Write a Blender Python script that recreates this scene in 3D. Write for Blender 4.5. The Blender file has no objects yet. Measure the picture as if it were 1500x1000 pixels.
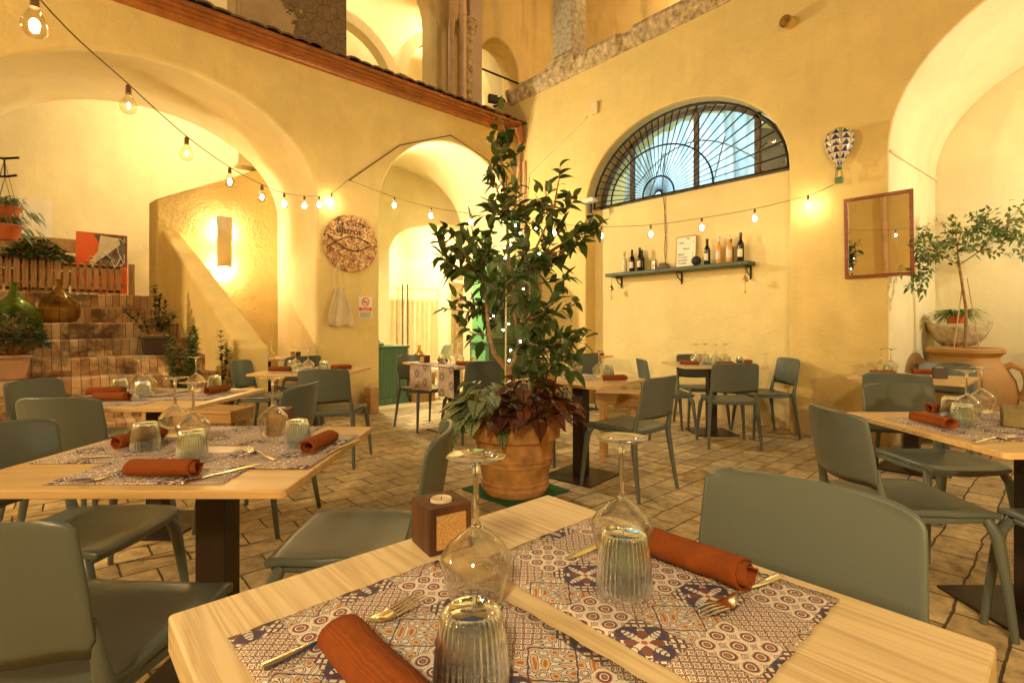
import bpy, math, random
from mathutils import Vector, Matrix, Euler
random.seed(7)
R = math.radians
PI = math.pi
sc = bpy.context.scene
col = sc.collection
# ------------------------------------------------------------------ camera
CX, CY, CZ = 6.455, -6.01, 1.16
G = R(47.88)
FW = (-math.sin(G), math.cos(G)); RT = (math.cos(G), math.sin(G))
def W(l, t):
    return (CX + t*FW[0] + l*RT[0], CY + t*FW[1] + l*RT[1])
cam_d = bpy.data.cameras.new("camera"); cam = bpy.data.objects.new("camera", cam_d); col.objects.link(cam)
cam.location = (CX, CY, CZ); cam.rotation_euler = (R(90), 0, G)
cam_d.sensor_width = 36; cam_d.lens = 18.0; cam_d.shift_y = -22/1500; cam_d.clip_end = 300; cam_d.clip_start = .02
sc.camera = cam
# ------------------------------------------------------------------ world: the last light of dusk
w = bpy.data.worlds.new("World"); sc.world = w; w.use_nodes = True
nt = w.node_tree
sky = nt.nodes.new('ShaderNodeTexSky'); sky.sky_type = 'NISHITA'; sky.sun_disc = False
sky.sun_elevation = R(4); sky.sun_rotation = R(200)
nt.links.new(sky.outputs[0], nt.nodes['Background'].inputs[0]); nt.nodes['Background'].inputs[1].default_value = .05
sc.view_settings.view_transform = 'Standard'; sc.view_settings.look = 'None'
sc.view_settings.exposure = 0.78; sc.view_settings.gamma = 1
sc.cycles.max_bounces = 14; sc.cycles.transparent_max_bounces = 24; sc.cycles.transmission_bounces = 12
sc.cycles.diffuse_bounces = 5; sc.cycles.glossy_bounces = 5
sc.cycles.caustics_reflective = False; sc.cycles.caustics_refractive = True; sc.cycles.blur_glossy = 1.0
sc.cycles.sample_clamp_indirect = 8
# ------------------------------------------------------------------ lamps
WARM = (1.0, .71, .34); WARM2 = (1.0, .78, .44)
def lamp(name, kind, loc, power, color=WARM, size=.15, target=None, spot=None, parent=None):
    d = bpy.data.lights.new(name, kind); d.energy = power; d.color = color
    if kind == 'AREA': d.shape = 'DISK'; d.size = size
    else: d.shadow_soft_size = size
    if kind == 'SPOT': d.spot_size = R(spot or 120); d.spot_blend = .6
    o = bpy.data.objects.new(name, d); col.objects.link(o); o.location = loc
    if target is not None:
        o.rotation_euler = (Vector(target) - Vector(loc)).to_track_quat('-Z', 'Y').to_euler()
    if parent is not None: o.parent = parent; o.matrix_parent_inverse = Matrix.Identity(4)
    return o

# ------------------------------------------------------------------ node expression helper
class N:
    def __init__(s, m): s.m = m; s.nt = m.node_tree
    def val(s, x): return X(s, x)
class X:
    def __init__(s, n, sock): s.n = n; s.s = sock
    def _m(s, op, *o):
        nd = s.n.nt.nodes.new('ShaderNodeMath'); nd.operation = op
        for i, q in enumerate((s,) + o):
            if isinstance(q, X): s.n.nt.links.new(q.s, nd.inputs[i])
            else: nd.inputs[i].default_value = float(q)
        return X(s.n, nd.outputs[0])
    def __add__(s, o): return s._m('ADD', o)
    def __sub__(s, o): return s._m('SUBTRACT', o)
    def __mul__(s, o): return s._m('MULTIPLY', o)
    def __truediv__(s, o): return s._m('DIVIDE', o)
    def lt(s, o): return s._m('LESS_THAN', o)
    def gt(s, o): return s._m('GREATER_THAN', o)
    def fract(s): return s._m('FRACT')
    def floor(s): return s._m('FLOOR')
    def abs(s): return s._m('ABSOLUTE')
    def sqrt(s): return s._m('SQRT')
    def cos(s): return s._m('COSINE')
    def mx(s, o): return s._m('MAXIMUM', o)
    def mn(s, o): return s._m('MINIMUM', o)
    def atan2(s, o): return s._m('ARCTAN2', o)
    def mod(s, o): return s._m('FLOORED_MODULO', o)
def new_mat(name):
    m = bpy.data.materials.new(name); m.use_nodes = True
    return m, m.node_tree, m.node_tree.nodes['Principled BSDF']
def mixc(nt, fac, a, b, typ='MIX'):
    nd = nt.nodes.new('ShaderNodeMix'); nd.data_type = 'RGBA'; nd.blend_type = typ
    for i, v in ((0, fac), (6, a), (7, b)):
        if isinstance(v, X): nt.links.new(v.s, nd.inputs[i])
        elif hasattr(v, 'is_linked'): nt.links.new(v, nd.inputs[i])
        elif isinstance(v, (tuple, list)): nd.inputs[i].default_value = (*v, 1)
        else: nd.inputs[i].default_value = v
    return nd.outputs[2]
def coords(nt, scale=(1, 1, 1), rot=(0, 0, 0), kind='Object', loc=(0, 0, 0)):
    tc = nt.nodes.new('ShaderNodeTexCoord'); mp = nt.nodes.new('ShaderNodeMapping')
    mp.inputs['Scale'].default_value = scale; mp.inputs['Rotation'].default_value = rot; mp.inputs['Location'].default_value = loc
    nt.links.new(tc.outputs[kind], mp.inputs[0]); return mp.outputs[0]
def wcoords(nt, scale=(1, 1, 1), rot=(0, 0, 0)):
    g = nt.nodes.new('ShaderNodeNewGeometry'); mp = nt.nodes.new('ShaderNodeMapping')
    mp.inputs['Scale'].default_value = scale; mp.inputs['Rotation'].default_value = rot
    nt.links.new(g.outputs['Position'], mp.inputs[0]); return mp.outputs[0]
def noise(nt, vec, scale, detail=4, rough=.55, dist=0):
    n = nt.nodes.new('ShaderNodeTexNoise'); n.inputs['Scale'].default_value = scale; n.inputs['Detail'].default_value = detail
    n.inputs['Roughness'].default_value = rough; n.inputs['Distortion'].default_value = dist
    nt.links.new(vec, n.inputs['Vector']); return n.outputs['Fac']
def ramp(nt, fac, stops):
    r = nt.nodes.new('ShaderNodeValToRGB'); e = r.color_ramp.elements
    while len(e) < len(stops): e.new(.5)
    for i, (p, c) in enumerate(stops):
        e[i].position = p; e[i].color = (*c, 1) if len(c) == 3 else c
    nt.links.new(fac, r.inputs[0]); return r.outputs[0]
def bump(nt, b, h, strength=.3, dist=.01):
    n = nt.nodes.new('ShaderNodeBump'); n.inputs['Strength'].default_value = strength; n.inputs['Distance'].default_value = dist
    nt.links.new(h, n.inputs['Height']); nt.links.new(n.outputs[0], b.inputs['Normal']); return n
def g3(v): return (v, v, v)
M = {}
def plain(name, c, rough=.5, metal=0, var=.12, nscale=6, bumpy=0, spec=.5, bscale=None):
    m, nt, b = new_mat(name)
    v = coords(nt)
    f = noise(nt, v, nscale, 5)
    c2 = tuple(max(0, q*(1-var)) for q in c); c1 = tuple(min(1, q*(1+var)) for q in c)
    nt.links.new(ramp(nt, f, [(.3, c2), (.7, c1)]), b.inputs['Base Color'])
    b.inputs['Roughness'].default_value = rough; b.inputs['Metallic'].default_value = metal
    b.inputs['Specular IOR Level'].default_value = spec
    if bumpy: bump(nt, b, noise(nt, v, bscale or nscale*12, 3), bumpy, .004)
    M[name] = m; return m
def plaster(name, c, stain=(.55, .38, .16), amt=.35, rough=.85, bstr=.35):
    m, nt, b = new_mat(name)
    v = wcoords(nt)
    big = noise(nt, v, .9, 6, .6, .3); streak = noise(nt, wcoords(nt, (2.5, 2.5, .35)), 1.7, 5, .6)
    fine = noise(nt, v, 22, 5, .6); spk = noise(nt, v, 60, 4, .75)
    c2 = tuple(q*.86 for q in c)
    base = ramp(nt, big, [(.3, c2), (.62, c)])
    base = mixc(nt, .0, base, c)
    sf = ramp(nt, streak, [(.52, g3(0)), (.8, g3(amt))])
    colr = mixc(nt, sf, base, stain)
    colr = mixc(nt, X(N(m), ramp(nt, spk, [(.66, g3(0)), (.74, g3(.45))])), colr, (.40, .27, .11))
    colr = mixc(nt, X(N(m), ramp(nt, noise(nt, v, 2.6, 6, .65), [(.42, g3(.22)), (.60, g3(0))])), colr, tuple(q*.70 for q in c))
    # grubby band close to the ground
    g = nt.nodes.new('ShaderNodeNewGeometry'); sp = nt.nodes.new('ShaderNodeSeparateXYZ'); nt.links.new(g.outputs['Position'], sp.inputs[0])
    e = N(m); z = X(e, sp.outputs[2]); nn = X(e, noise(nt, v, 5, 4))
    d = (nn*.75 + .04 - z).mx(0).mn(.22) * 2.9
    colr = mixc(nt, d, colr, (.48, .34, .17))
    nt.links.new(colr, b.inputs['Base Color']); b.inputs['Roughness'].default_value = rough
    h = nt.nodes.new('ShaderNodeMath'); h.operation = 'MULTIPLY_ADD'
    nt.links.new(noise(nt, v, 9, 6, .7), h.inputs[0]); h.inputs[1].default_value = 2.2; nt.links.new(fine, h.inputs[2])
    bump(nt, b, h.outputs[0], bstr, .012)
    M[name] = m; return m
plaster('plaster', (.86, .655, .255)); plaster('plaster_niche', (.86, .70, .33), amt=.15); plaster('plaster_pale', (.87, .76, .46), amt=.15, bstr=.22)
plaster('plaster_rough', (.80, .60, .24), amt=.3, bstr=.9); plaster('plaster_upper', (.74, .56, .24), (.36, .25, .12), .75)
plaster('plaster_pink', (.58, .44, .33), (.4, .28, .16), .4)
def peeling():
    m, nt, b = new_mat('peeling_plaster'); v = wcoords(nt)
    sp = nt.nodes.new('ShaderNodeSeparateXYZ'); g = nt.nodes.new('ShaderNodeNewGeometry'); nt.links.new(g.outputs['Position'], sp.inputs[0])
    f = (X(N(m), noise(nt, v, 1.3, 6, .62, .3)) - (X(N(m), sp.outputs[1]) + 3.55)*.28).s
    mask = ramp(nt, f, [(.47, g3(0)), (.48, g3(1))])
    up = ramp(nt, noise(nt, v, 5, 5), [(.3, (.58, .40, .18)), (.7, (.72, .52, .27))])
    vo = nt.nodes.new('ShaderNodeTexVoronoi'); vo.feature = 'DISTANCE_TO_EDGE'; vo.inputs['Scale'].default_value = 5
    nt.links.new(wcoords(nt), vo.inputs['Vector'])
    dn = ramp(nt, noise(nt, v, 9, 6, .7), [(.3, (.22, .14, .06)), (.7, (.38, .25, .12))])
    cr = ramp(nt, vo.outputs[0], [(0, g3(.35)), (.03, g3(1))])
    dn = mixc(nt, 1.0, dn, cr, 'MULTIPLY')
    nt.links.new(mixc(nt, X(N(m), mask), dn, up), b.inputs['Base Color']); b.inputs['Roughness'].default_value = .9
    bump(nt, b, mask, .8, .02); M['peeling'] = m
peeling()
def pavers():
    m, nt, b = new_mat('stone_pavers')
    v0 = wcoords(nt, rot=(0, 0, R(90)))
    n = nt.nodes.new('ShaderNodeTexNoise'); n.inputs['Scale'].default_value = 7; n.inputs['Detail'].default_value = 5; nt.links.new(v0, n.inputs['Vector'])
    ad = nt.nodes.new('ShaderNodeVectorMath'); ad.operation = 'MULTIPLY_ADD'
    nt.links.new(n.outputs['Color'], ad.inputs[0]); ad.inputs[1].default_value = (.030, .030, 0); nt.links.new(v0, ad.inputs[2])
    br = nt.nodes.new('ShaderNodeTexBrick'); nt.links.new(ad.outputs[0], br.inputs['Vector'])
    br.inputs['Scale'].default_value = 1; br.inputs['Brick Width'].default_value = .275; br.inputs['Row Height'].default_value = .175
    br.inputs['Mortar Size'].default_value = .0052; br.inputs['Mortar Smooth'].default_value = .35; br.inputs['Bias'].default_value = -.1
    br.inputs['Color1'].default_value = (.70, .52, .27, 1); br.inputs['Color2'].default_value = (.42, .30, .15, 1); br.inputs['Mortar'].default_value = (.10, .068, .036, 1)
    v = wcoords(nt)
    spots = ramp(nt, noise(nt, v, 14, 6, .7), [(.28, g3(.5)), (.6, g3(1.15))])
    patch = ramp(nt, noise(nt, v, 1.1, 4), [(.3, g3(.7)), (.65, g3(1.1))])
    c = mixc(nt, 1.0, br.outputs['Color'], spots, 'MULTIPLY'); c = mixc(nt, 1.0, c, patch, 'MULTIPLY')
    nt.links.new(c, b.inputs['Base Color'])
    ro = ramp(nt, noise(nt, v, 6, 4), [(.3, g3(.5)), (.7, g3(.85))]); nt.links.new(ro, b.inputs['Roughness'])
    e = N(m); h = X(e, noise(nt, v, 20, 6, .7))*.55 + X(e, noise(nt, v, 70, 3))*.15 - X(e, br.outputs['Fac'])*1.3
    bump(nt, b, h.s, 1.0, .02); M['pavers'] = m
pavers()
def stair_brick():
    m, nt, b = new_mat('old_brick')
    g = nt.nodes.new('ShaderNodeNewGeometry'); sp = nt.nodes.new('ShaderNodeSeparateXYZ'); nt.links.new(g.outputs['Position'], sp.inputs[0])
    e = N(m); y = X(e, sp.outputs[1]); x = X(e, sp.outputs[0]); z = X(e, sp.outputs[2])
    wob = X(e, noise(nt, wcoords(nt), 2.5, 3))
    u = (y + wob*.03)/.072
    ed = (u.fract() - .5).abs()                       # joints between bricks on edge
    idx = u.floor() * 12.9898 + (z/.18 + .02).floor() * 78.233
    rnd = ((idx.cos()) * 43758.5453).fract()
    v = wcoords(nt)
    base = ramp(nt, rnd.s, [(0, (.32, .17, .07)), (.4, (.50, .31, .15)), (.75, (.62, .43, .22)), (1, (.42, .18, .08))])
    grime = ramp(nt, noise(nt, v, 3.2, 6, .7, .4), [(.40, g3(.34)), (.54, g3(1.15))])
    c = mixc(nt, 1.0, base, grime, 'MULTIPLY')
    lime = ramp(nt, noise(nt, v, 1.6, 4, .5), [(.55, g3(0)), (.68, g3(.5))])
    c = mixc(nt, X(e, lime), c, (.5, .40, .24))
    j = ed.gt(.462)
    c = mixc(nt, j, c, (.12, .08, .045))
    nt.links.new(c, b.inputs['Base Color']); b.inputs['Roughness'].default_value = .9
    h = X(e, noise(nt, v, 25, 5, .7))*.8 - j
    bump(nt, b, h.s, .7, .015); M['brick'] = m
stair_brick()
def wood(name, c1, c2, scale=1.0, rough=.5, axis=0, ring=14, bstr=.15):
    m, nt, b = new_mat(name)
    s = [6, 6, 6]; s[axis] = .28
    v = coords(nt, tuple(q*scale for q in s))
    f = noise(nt, v, 1.6, 3, .5, .5)
    e = N(m); k = (X(e, f)*ring).fract()
    k = ((k - .5).abs()*2)
    s2 = [120, 120, 120]; s2[axis] = 1.6
    fine = X(e, noise(nt, coords(nt, tuple(q*scale for q in s2)), 2, 3, .6))
    kk = k*.36 + fine*.64
    nt.links.new(ramp(nt, kk.s, [(.22, c2), (.6, c1)]), b.inputs['Base Color']); b.inputs['Roughness'].default_value = rough
    bump(nt, b, kk.s, bstr, .002); M[name] = m
wood('oak_top', (.70, .47, .21), (.56, .35, .14), rough=.38, ring=7)
wood('ash_top', (.80, .62, .36), (.58, .40, .19), scale=1.5, rough=.42, ring=9)
wood('fence_wood', (.50, .29, .12), (.27, .14, .05), axis=2, rough=.7)
wood('pallet_wood', (.56, .34, .13), (.36, .19, .065), rough=.7, ring=8)
wood('old_wood', (.12, .042, .012), (.035, .012, .004), rough=.6, ring=5, axis=2, bstr=.5)
wood('green_wood', (.10, .20, .10), (.05, .11, .055), rough=.5, axis=2)
wood('bright_green_wood', (.22, .60, .22), (.12, .42, .14), rough=.45, axis=2)
wood('frame_wood', (.32, .09, .03), (.16, .04, .012), rough=.4)
plain('chair_plastic', (.102, .120, .104), .33, var=.04, nscale=3, bumpy=.08, bscale=350, spec=.45)
plain('dark_steel', (.035, .022, .014), .42, .3, var=.2, bumpy=.05)
plain('black_iron', (.02, .016, .012), .5, .6)
plain('terracotta_rail', (.38, .14, .035), .30, .3, var=.25)
plain('roof_tile', (.17, .10, .05), .85, var=.5, nscale=9, bumpy=.6)
plain('stone', (.46, .35, .20), .85, var=.6, nscale=14, bumpy=.9, bscale=40)
plain('stone_grey', (.46, .39, .27), .85, var=.4, nscale=18, bumpy=.8, bscale=40)
plain('terracotta', (.50, .265, .095), .68, var=.38, nscale=9, bumpy=.3, bscale=60)
plain('terracotta_pale', (.40, .215, .065), .7, var=.25, nscale=3, bumpy=.3, bscale=60)
plain('plastic_orange', (.55, .13, .03), .45); plain('plastic_brown', (.35, .19, .10), .5); plain('plastic_dark', (.05, .03, .02), .45)
plain('steel', (.82, .78, .70), .14, 1.0, var=.03)
plain('brass', (.45, .28, .09), .3, 1.0)
plain('white_paint', (.80, .78, .70), .4, var=.05); plain('paper', (.86, .80, .64), .8, var=.05)
plain('cream_paint', (.76, .62, .36), .5, var=.08)
plain('curtain_cloth', (.80, .70, .48), .9, var=.06); plain('linen', (.66, .54, .33), .95, var=.1, bumpy=.4, bscale=200)
plain('black_matt', (.015, .013, .012), .7); plain('ink', (.05, .035, .03), .7)
plain('sign_orange', (.85, .14, .02), .6, var=.04); plain('sign_red', (.75, .07, .02), .6, var=.04)
plain('pipe_paint', (.66, .44, .26), .5, var=.15); plain('bark', (.30, .17, .07), .85, var=.4, nscale=20, bumpy=.6)
plain('bamboo', (.52, .38, .16), .5); plain('cork', (.62, .36, .13), .9, var=.3, nscale=260, bumpy=.5)
plain('wax', (.62, .50, .38), .4); plain('soil', (.05, .03, .018), .95, var=.5, nscale=40, bumpy=.8)
plain('socket_brown', (.16, .09, .04), .4); plain('turf', (.02, .12, .035), .9, var=.5, nscale=90, bumpy=.9); plain('cable', (.10, .055, .03), .6)
plain('label_paper', (.72, .64, .46), .7); plain('wine_dark', (.018, .010, .008), .12); plain('wine_rose', (.70, .34, .10), .15)
plain('wine_clear', (.70, .62, .38), .15); plain('weathered', (.16, .12, .09), .8, var=.5, nscale=20)
plain('box_green', (.20, .15, .05), .7, var=.35, nscale=10); plain('door_cream', (.78, .60, .32), .5, var=.08)
def leafmat(name, c1, c2, rough=.38, veins=None):
    m, nt, b = new_mat(name)
    v = coords(nt); f = noise(nt, v, 7, 3)
    g = nt.nodes.new('ShaderNodeNewGeometry')
    cc = ramp(nt, g.outputs['Random Per Island'], [(0, c2), (.55, c1), (1, tuple(min(1, q*1.25) for q in c1))])
    if veins:
        at = nt.nodes.new('ShaderNodeUVMap'); sp = nt.nodes.new('ShaderNodeSeparateXYZ'); nt.links.new(at.outputs[0], sp.inputs[0])
        e = N(m); u = X(e, sp.outputs[0]); vv = X(e, sp.outputs[1])
        a = (u - .5).abs()
        k = (((vv - a*.9)*5).fract() - .5).abs().gt(.42); k = k.mx(a.lt(.03)).mx(a.gt(.40)*.8)
        cc = mixc(nt, k, cc, veins)
    nt.links.new(cc, b.inputs['Base Color']); b.inputs['Roughness'].default_value = rough
    b.inputs['Specular IOR Level'].default_value = .5
    tl = nt.nodes.new('ShaderNodeBsdfTranslucent'); mx = nt.nodes.new('ShaderNodeMixShader'); mx.inputs[0].default_value = .22
    nt.links.new(mixc(nt, 1.0, cc, (1.6, 1.9, .8), 'MULTIPLY'), tl.inputs[0]); nt.links.new(b.outputs[0], mx.inputs[1]); nt.links.new(tl.outputs[0], mx.inputs[2]); nt.links.new(mx.outputs[0], nt.nodes['Material Output'].inputs[0])
    M[name] = m
leafmat('ficus_leaf', (.085, .125, .036), (.032, .055, .018), .30)
leafmat('dark_leaf', (.05, .09, .03), (.02, .045, .014), .45)
leafmat('olive_leaf', (.13, .17, .055), (.06, .09, .03), .5)
leafmat('fern_leaf', (.10, .20, .05), (.05, .11, .03), .5)
leafmat('begonia_red', (.17, .055, .020), (.055, .016, .009), .32, (.022, .010, .008))
leafmat('begonia_silver', (.26, .30, .17), (.15, .19, .10), .42, (.06, .09, .03))
def napkin_mat():
    m, nt, b = new_mat('rust_linen')
    e = N(m); tc = nt.nodes.new('ShaderNodeTexCoord'); sp = nt.nodes.new('ShaderNodeSeparateXYZ'); nt.links.new(tc.outputs['Object'], sp.inputs[0])
    n = X(e, noise(nt, coords(nt), 60, 3))
    wv = (X(e, sp.outputs[0])*2600 + n*6).cos()*.5 + (X(e, sp.outputs[2])*2600 + n*6).cos()*.5
    f = X(e, noise(nt, coords(nt), 45, 4))
    nt.links.new(ramp(nt, f.s, [(.3, (.27, .066, .012)), (.7, (.31, .078, .014))]), b.inputs['Base Color'])
    b.inputs['Roughness'].default_value = .9; b.inputs['Specular IOR Level'].default_value = .2
    bump(nt, b, (wv + n*2.5).s, .6, .0014); M['napkin'] = m
napkin_mat()
def tile_cloth():
    """placemat print: patchwork of four small majolica motifs"""
    m, nt, b = new_mat('majolica_print'); e = N(m)
    tc = nt.nodes.new('ShaderNodeTexCoord'); sp = nt.nodes.new('ShaderNodeSeparateXYZ'); nt.links.new(tc.outputs['Object'], sp.inputs[0])
    nn = nt.nodes.new('ShaderNodeTexNoise'); nn.inputs['Scale'].default_value = 55; nt.links.new(tc.outputs['Object'], nn.inputs['Vector'])
    w1 = (X(e, nn.outputs['Fac']) - .5)*.006
    T = .084
    x = (X(e, sp.outputs[0]) + w1)/T + 20.37; y = (X(e, sp.outputs[1]) + w1*.7)/T + 20.21
    i = x.floor(); j = y.floor()
    px = (x.fract() - .5)*2; py = (y.fract() - .5)*2
    r = (px*px + py*py).sqrt(); th = py.atan2(px)
    ax = px.abs(); ay = py.abs(); man = ax + ay
    cream = (.85, .77, .66); navy = (.075, .055, .10); brown = (.23, .085, .05); orange = (.52, .17, .045); yell = (.76, .52, .28)
    # A: rosettes
    qx = ((px + 1)*1.5).fract()*2 - 1; qy = ((py + 1)*1.5).fract()*2 - 1
    rr = (qx*qx + qy*qy).sqrt()
    A = mixc(nt, rr.gt(1.05)*((qx*qy*30).cos().gt(.1)), cream, brown)
    A = mixc(nt, rr.lt(.74), A, orange); A = mixc(nt, rr.lt(.62), A, navy); A = mixc(nt, rr.lt(.47), A, cream)
    A = mixc(nt, rr.lt(.33), A, navy); A = mixc(nt, rr.lt(.24), A, orange)
    # B: star diamond
    pet = ((th*8).cos()*.26 + .62)
    B = mixc(nt, man.gt(1.12), navy, cream)
    B = mixc(nt, man.gt(1.12)*((man*22).cos().gt(.2)), B, navy)
    B = mixc(nt, r.lt(pet)*((r*36 + (th*8).cos()*1.8).cos().gt(-.5)), B, cream)
    B = mixc(nt, r.lt((th*4 + PI).cos()*.25 + .40), B, brown); B = mixc(nt, r.lt((th*4).cos()*.13 + .26), B, cream)
    B = mixc(nt, r.lt(.1), B, orange); B = mixc(nt, man.gt(1.12)*((ax - ay).abs()*18).cos().gt(.55), B, brown)
    # C: interlaced circles
    ux = (px*2.5 + .5).fract()*2 - 1; uy = (py*2.5 + .5).fract()*2 - 1
    axx = ux.abs(); ayy = uy.abs()
    d1 = ((axx - 1)*(axx - 1) + ayy*ayy).sqrt(); d2 = (axx*axx + (ayy - 1)*(ayy - 1)).sqrt()
    ln = (d1 - .86).abs().lt(.09).mx((d2 - .86).abs().lt(.09))
    C = mixc(nt, ln, cream, brown); C = mixc(nt, d1.lt(.30).mx(d2.lt(.30)), C, brown); C = mixc(nt, d1.lt(.14).mx(d2.lt(.14)), C, cream)
    C = mixc(nt, (ux*ux + uy*uy).sqrt().lt(.16), C, orange)
    # D: yellow leaves
    s = (px*7.8 + (py*5.2).cos()*1.3).cos(); t2 = (py*7.8 + (px*5.2).cos()*1.3).cos()
    k = s*t2
    D = mixc(nt, k.gt(.30), cream, yell); D = mixc(nt, (k.abs() - .22).abs().lt(.085), D, navy)
    D = mixc(nt, (k + .62).abs().lt(.10), D, brown); D = mixc(nt, k.gt(.78), D, orange); D = mixc(nt, (man - 1.0).abs().lt(.035), D, navy)
    sel = (i + j*2).mod(4)
    o = mixc(nt, sel.gt(.5), A, B); o = mixc(nt, sel.gt(1.5), o, C); o = mixc(nt, sel.gt(2.5), o, D)
    grid = ax.gt(.985).mx(ay.gt(.985)); o = mixc(nt, grid*.5, o, navy)
    scr = X(e, noise(nt, coords(nt), 210, 3, .6, 2.5)); o = mixc(nt, ((scr - .5).abs().lt(.018))*.75, o, navy)
    nt.links.new(o, b.inputs['Base Color']); b.inputs['Roughness'].default_value = .75
    bump(nt, b, noise(nt, coords(nt), 400, 2), .15, .001)
    M['majolica'] = m
tile_cloth()
def glassmat(name, c, ior=1.48, rough=0.0, mixt=0.0):
    m = bpy.data.materials.new(name); m.use_nodes = True; nt = m.node_tree; nt.nodes.clear()
    o = nt.nodes.new('ShaderNodeOutputMaterial'); g = nt.nodes.new('ShaderNodeBsdfGlass'); g.inputs['Color'].default_value = (*c, 1)
    g.inputs['IOR'].default_value = ior; g.inputs['Roughness'].default_value = rough
    t = nt.nodes.new('ShaderNodeBsdfTransparent'); t.inputs[0].default_value = (*c, 1)
    mx = nt.nodes.new('ShaderNodeMixShader'); mx.inputs[0].default_value = mixt
    nt.links.new(g.outputs[0], mx.inputs[1]); nt.links.new(t.outputs[0], mx.inputs[2]); nt.links.new(mx.outputs[0], o.inputs[0]); M[name] = m
def thinglass(name, c, fmin=.04, fmax=.85, power=3.0):
    m = bpy.data.materials.new(name); m.use_nodes = True; nt = m.node_tree; nt.nodes.clear()
    o = nt.nodes.new('ShaderNodeOutputMaterial'); g = nt.nodes.new('ShaderNodeBsdfGlossy'); g.inputs['Roughness'].default_value = .03
    t = nt.nodes.new('ShaderNodeBsdfTransparent'); t.inputs[0].default_value = (*c, 1)
    lw = nt.nodes.new('ShaderNodeLayerWeight'); lw.inputs[0].default_value = .5
    e = N(m); f = X(e, lw.outputs['Facing'])._m('POWER', power)*(fmax - fmin) + fmin
    mx = nt.nodes.new('ShaderNodeMixShader'); nt.links.new(f.s, mx.inputs[0])
    nt.links.new(t.outputs[0], mx.inputs[1]); nt.links.new(g.outputs[0], mx.inputs[2]); nt.links.new(mx.outputs[0], o.inputs[0]); M[name] = m
glassmat('tumbler_glass', (.92, .975, .99), 1.46, 0.0, .15)
glassmat('stem_glass', (.98, .98, .97), 1.48, 0, .15); glassmat('clear_glass', (.985, .985, .975), 1.5, 0, .2)
thinglass('bowl_glass', (.97, .97, .96), .05, .9, 2.6); thinglass('bulb_glass', (.97, .92, .8), .06, .8, 2.5)
glassmat('green_glass', (.70, .82, .55), 1.45, .03, .3); glassmat('amber_glass', (.84, .76, .54), 1.45, .04, .35)
thinglass('window_glass', (.9, .95, .97), .08, .8, 3)
def emis(name, c, s):
    m = bpy.data.materials.new(name); m.use_nodes = True; nt = m.node_tree; nt.nodes.clear()
    o = nt.nodes.new('ShaderNodeOutputMaterial'); g = nt.nodes.new('ShaderNodeEmission'); g.inputs[0].default_value = (*c, 1); g.inputs[1].default_value = s
    nt.links.new(g.outputs[0], o.inputs[0]); M[name] = m
emis('filament', (1.0, .84, .55), 90); emis('fairy_glow', (1.0, .93, .8), 60); emis('lamp_lens', (1.0, .82, .5), 14)
m, nt, b = new_mat('mirror_silver'); b.inputs['Metallic'].default_value = 1; b.inputs['Roughness'].default_value = .015; b.inputs['Base Color'].default_value = (.86, .86, .84, 1); M['mirror'] = m

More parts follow.
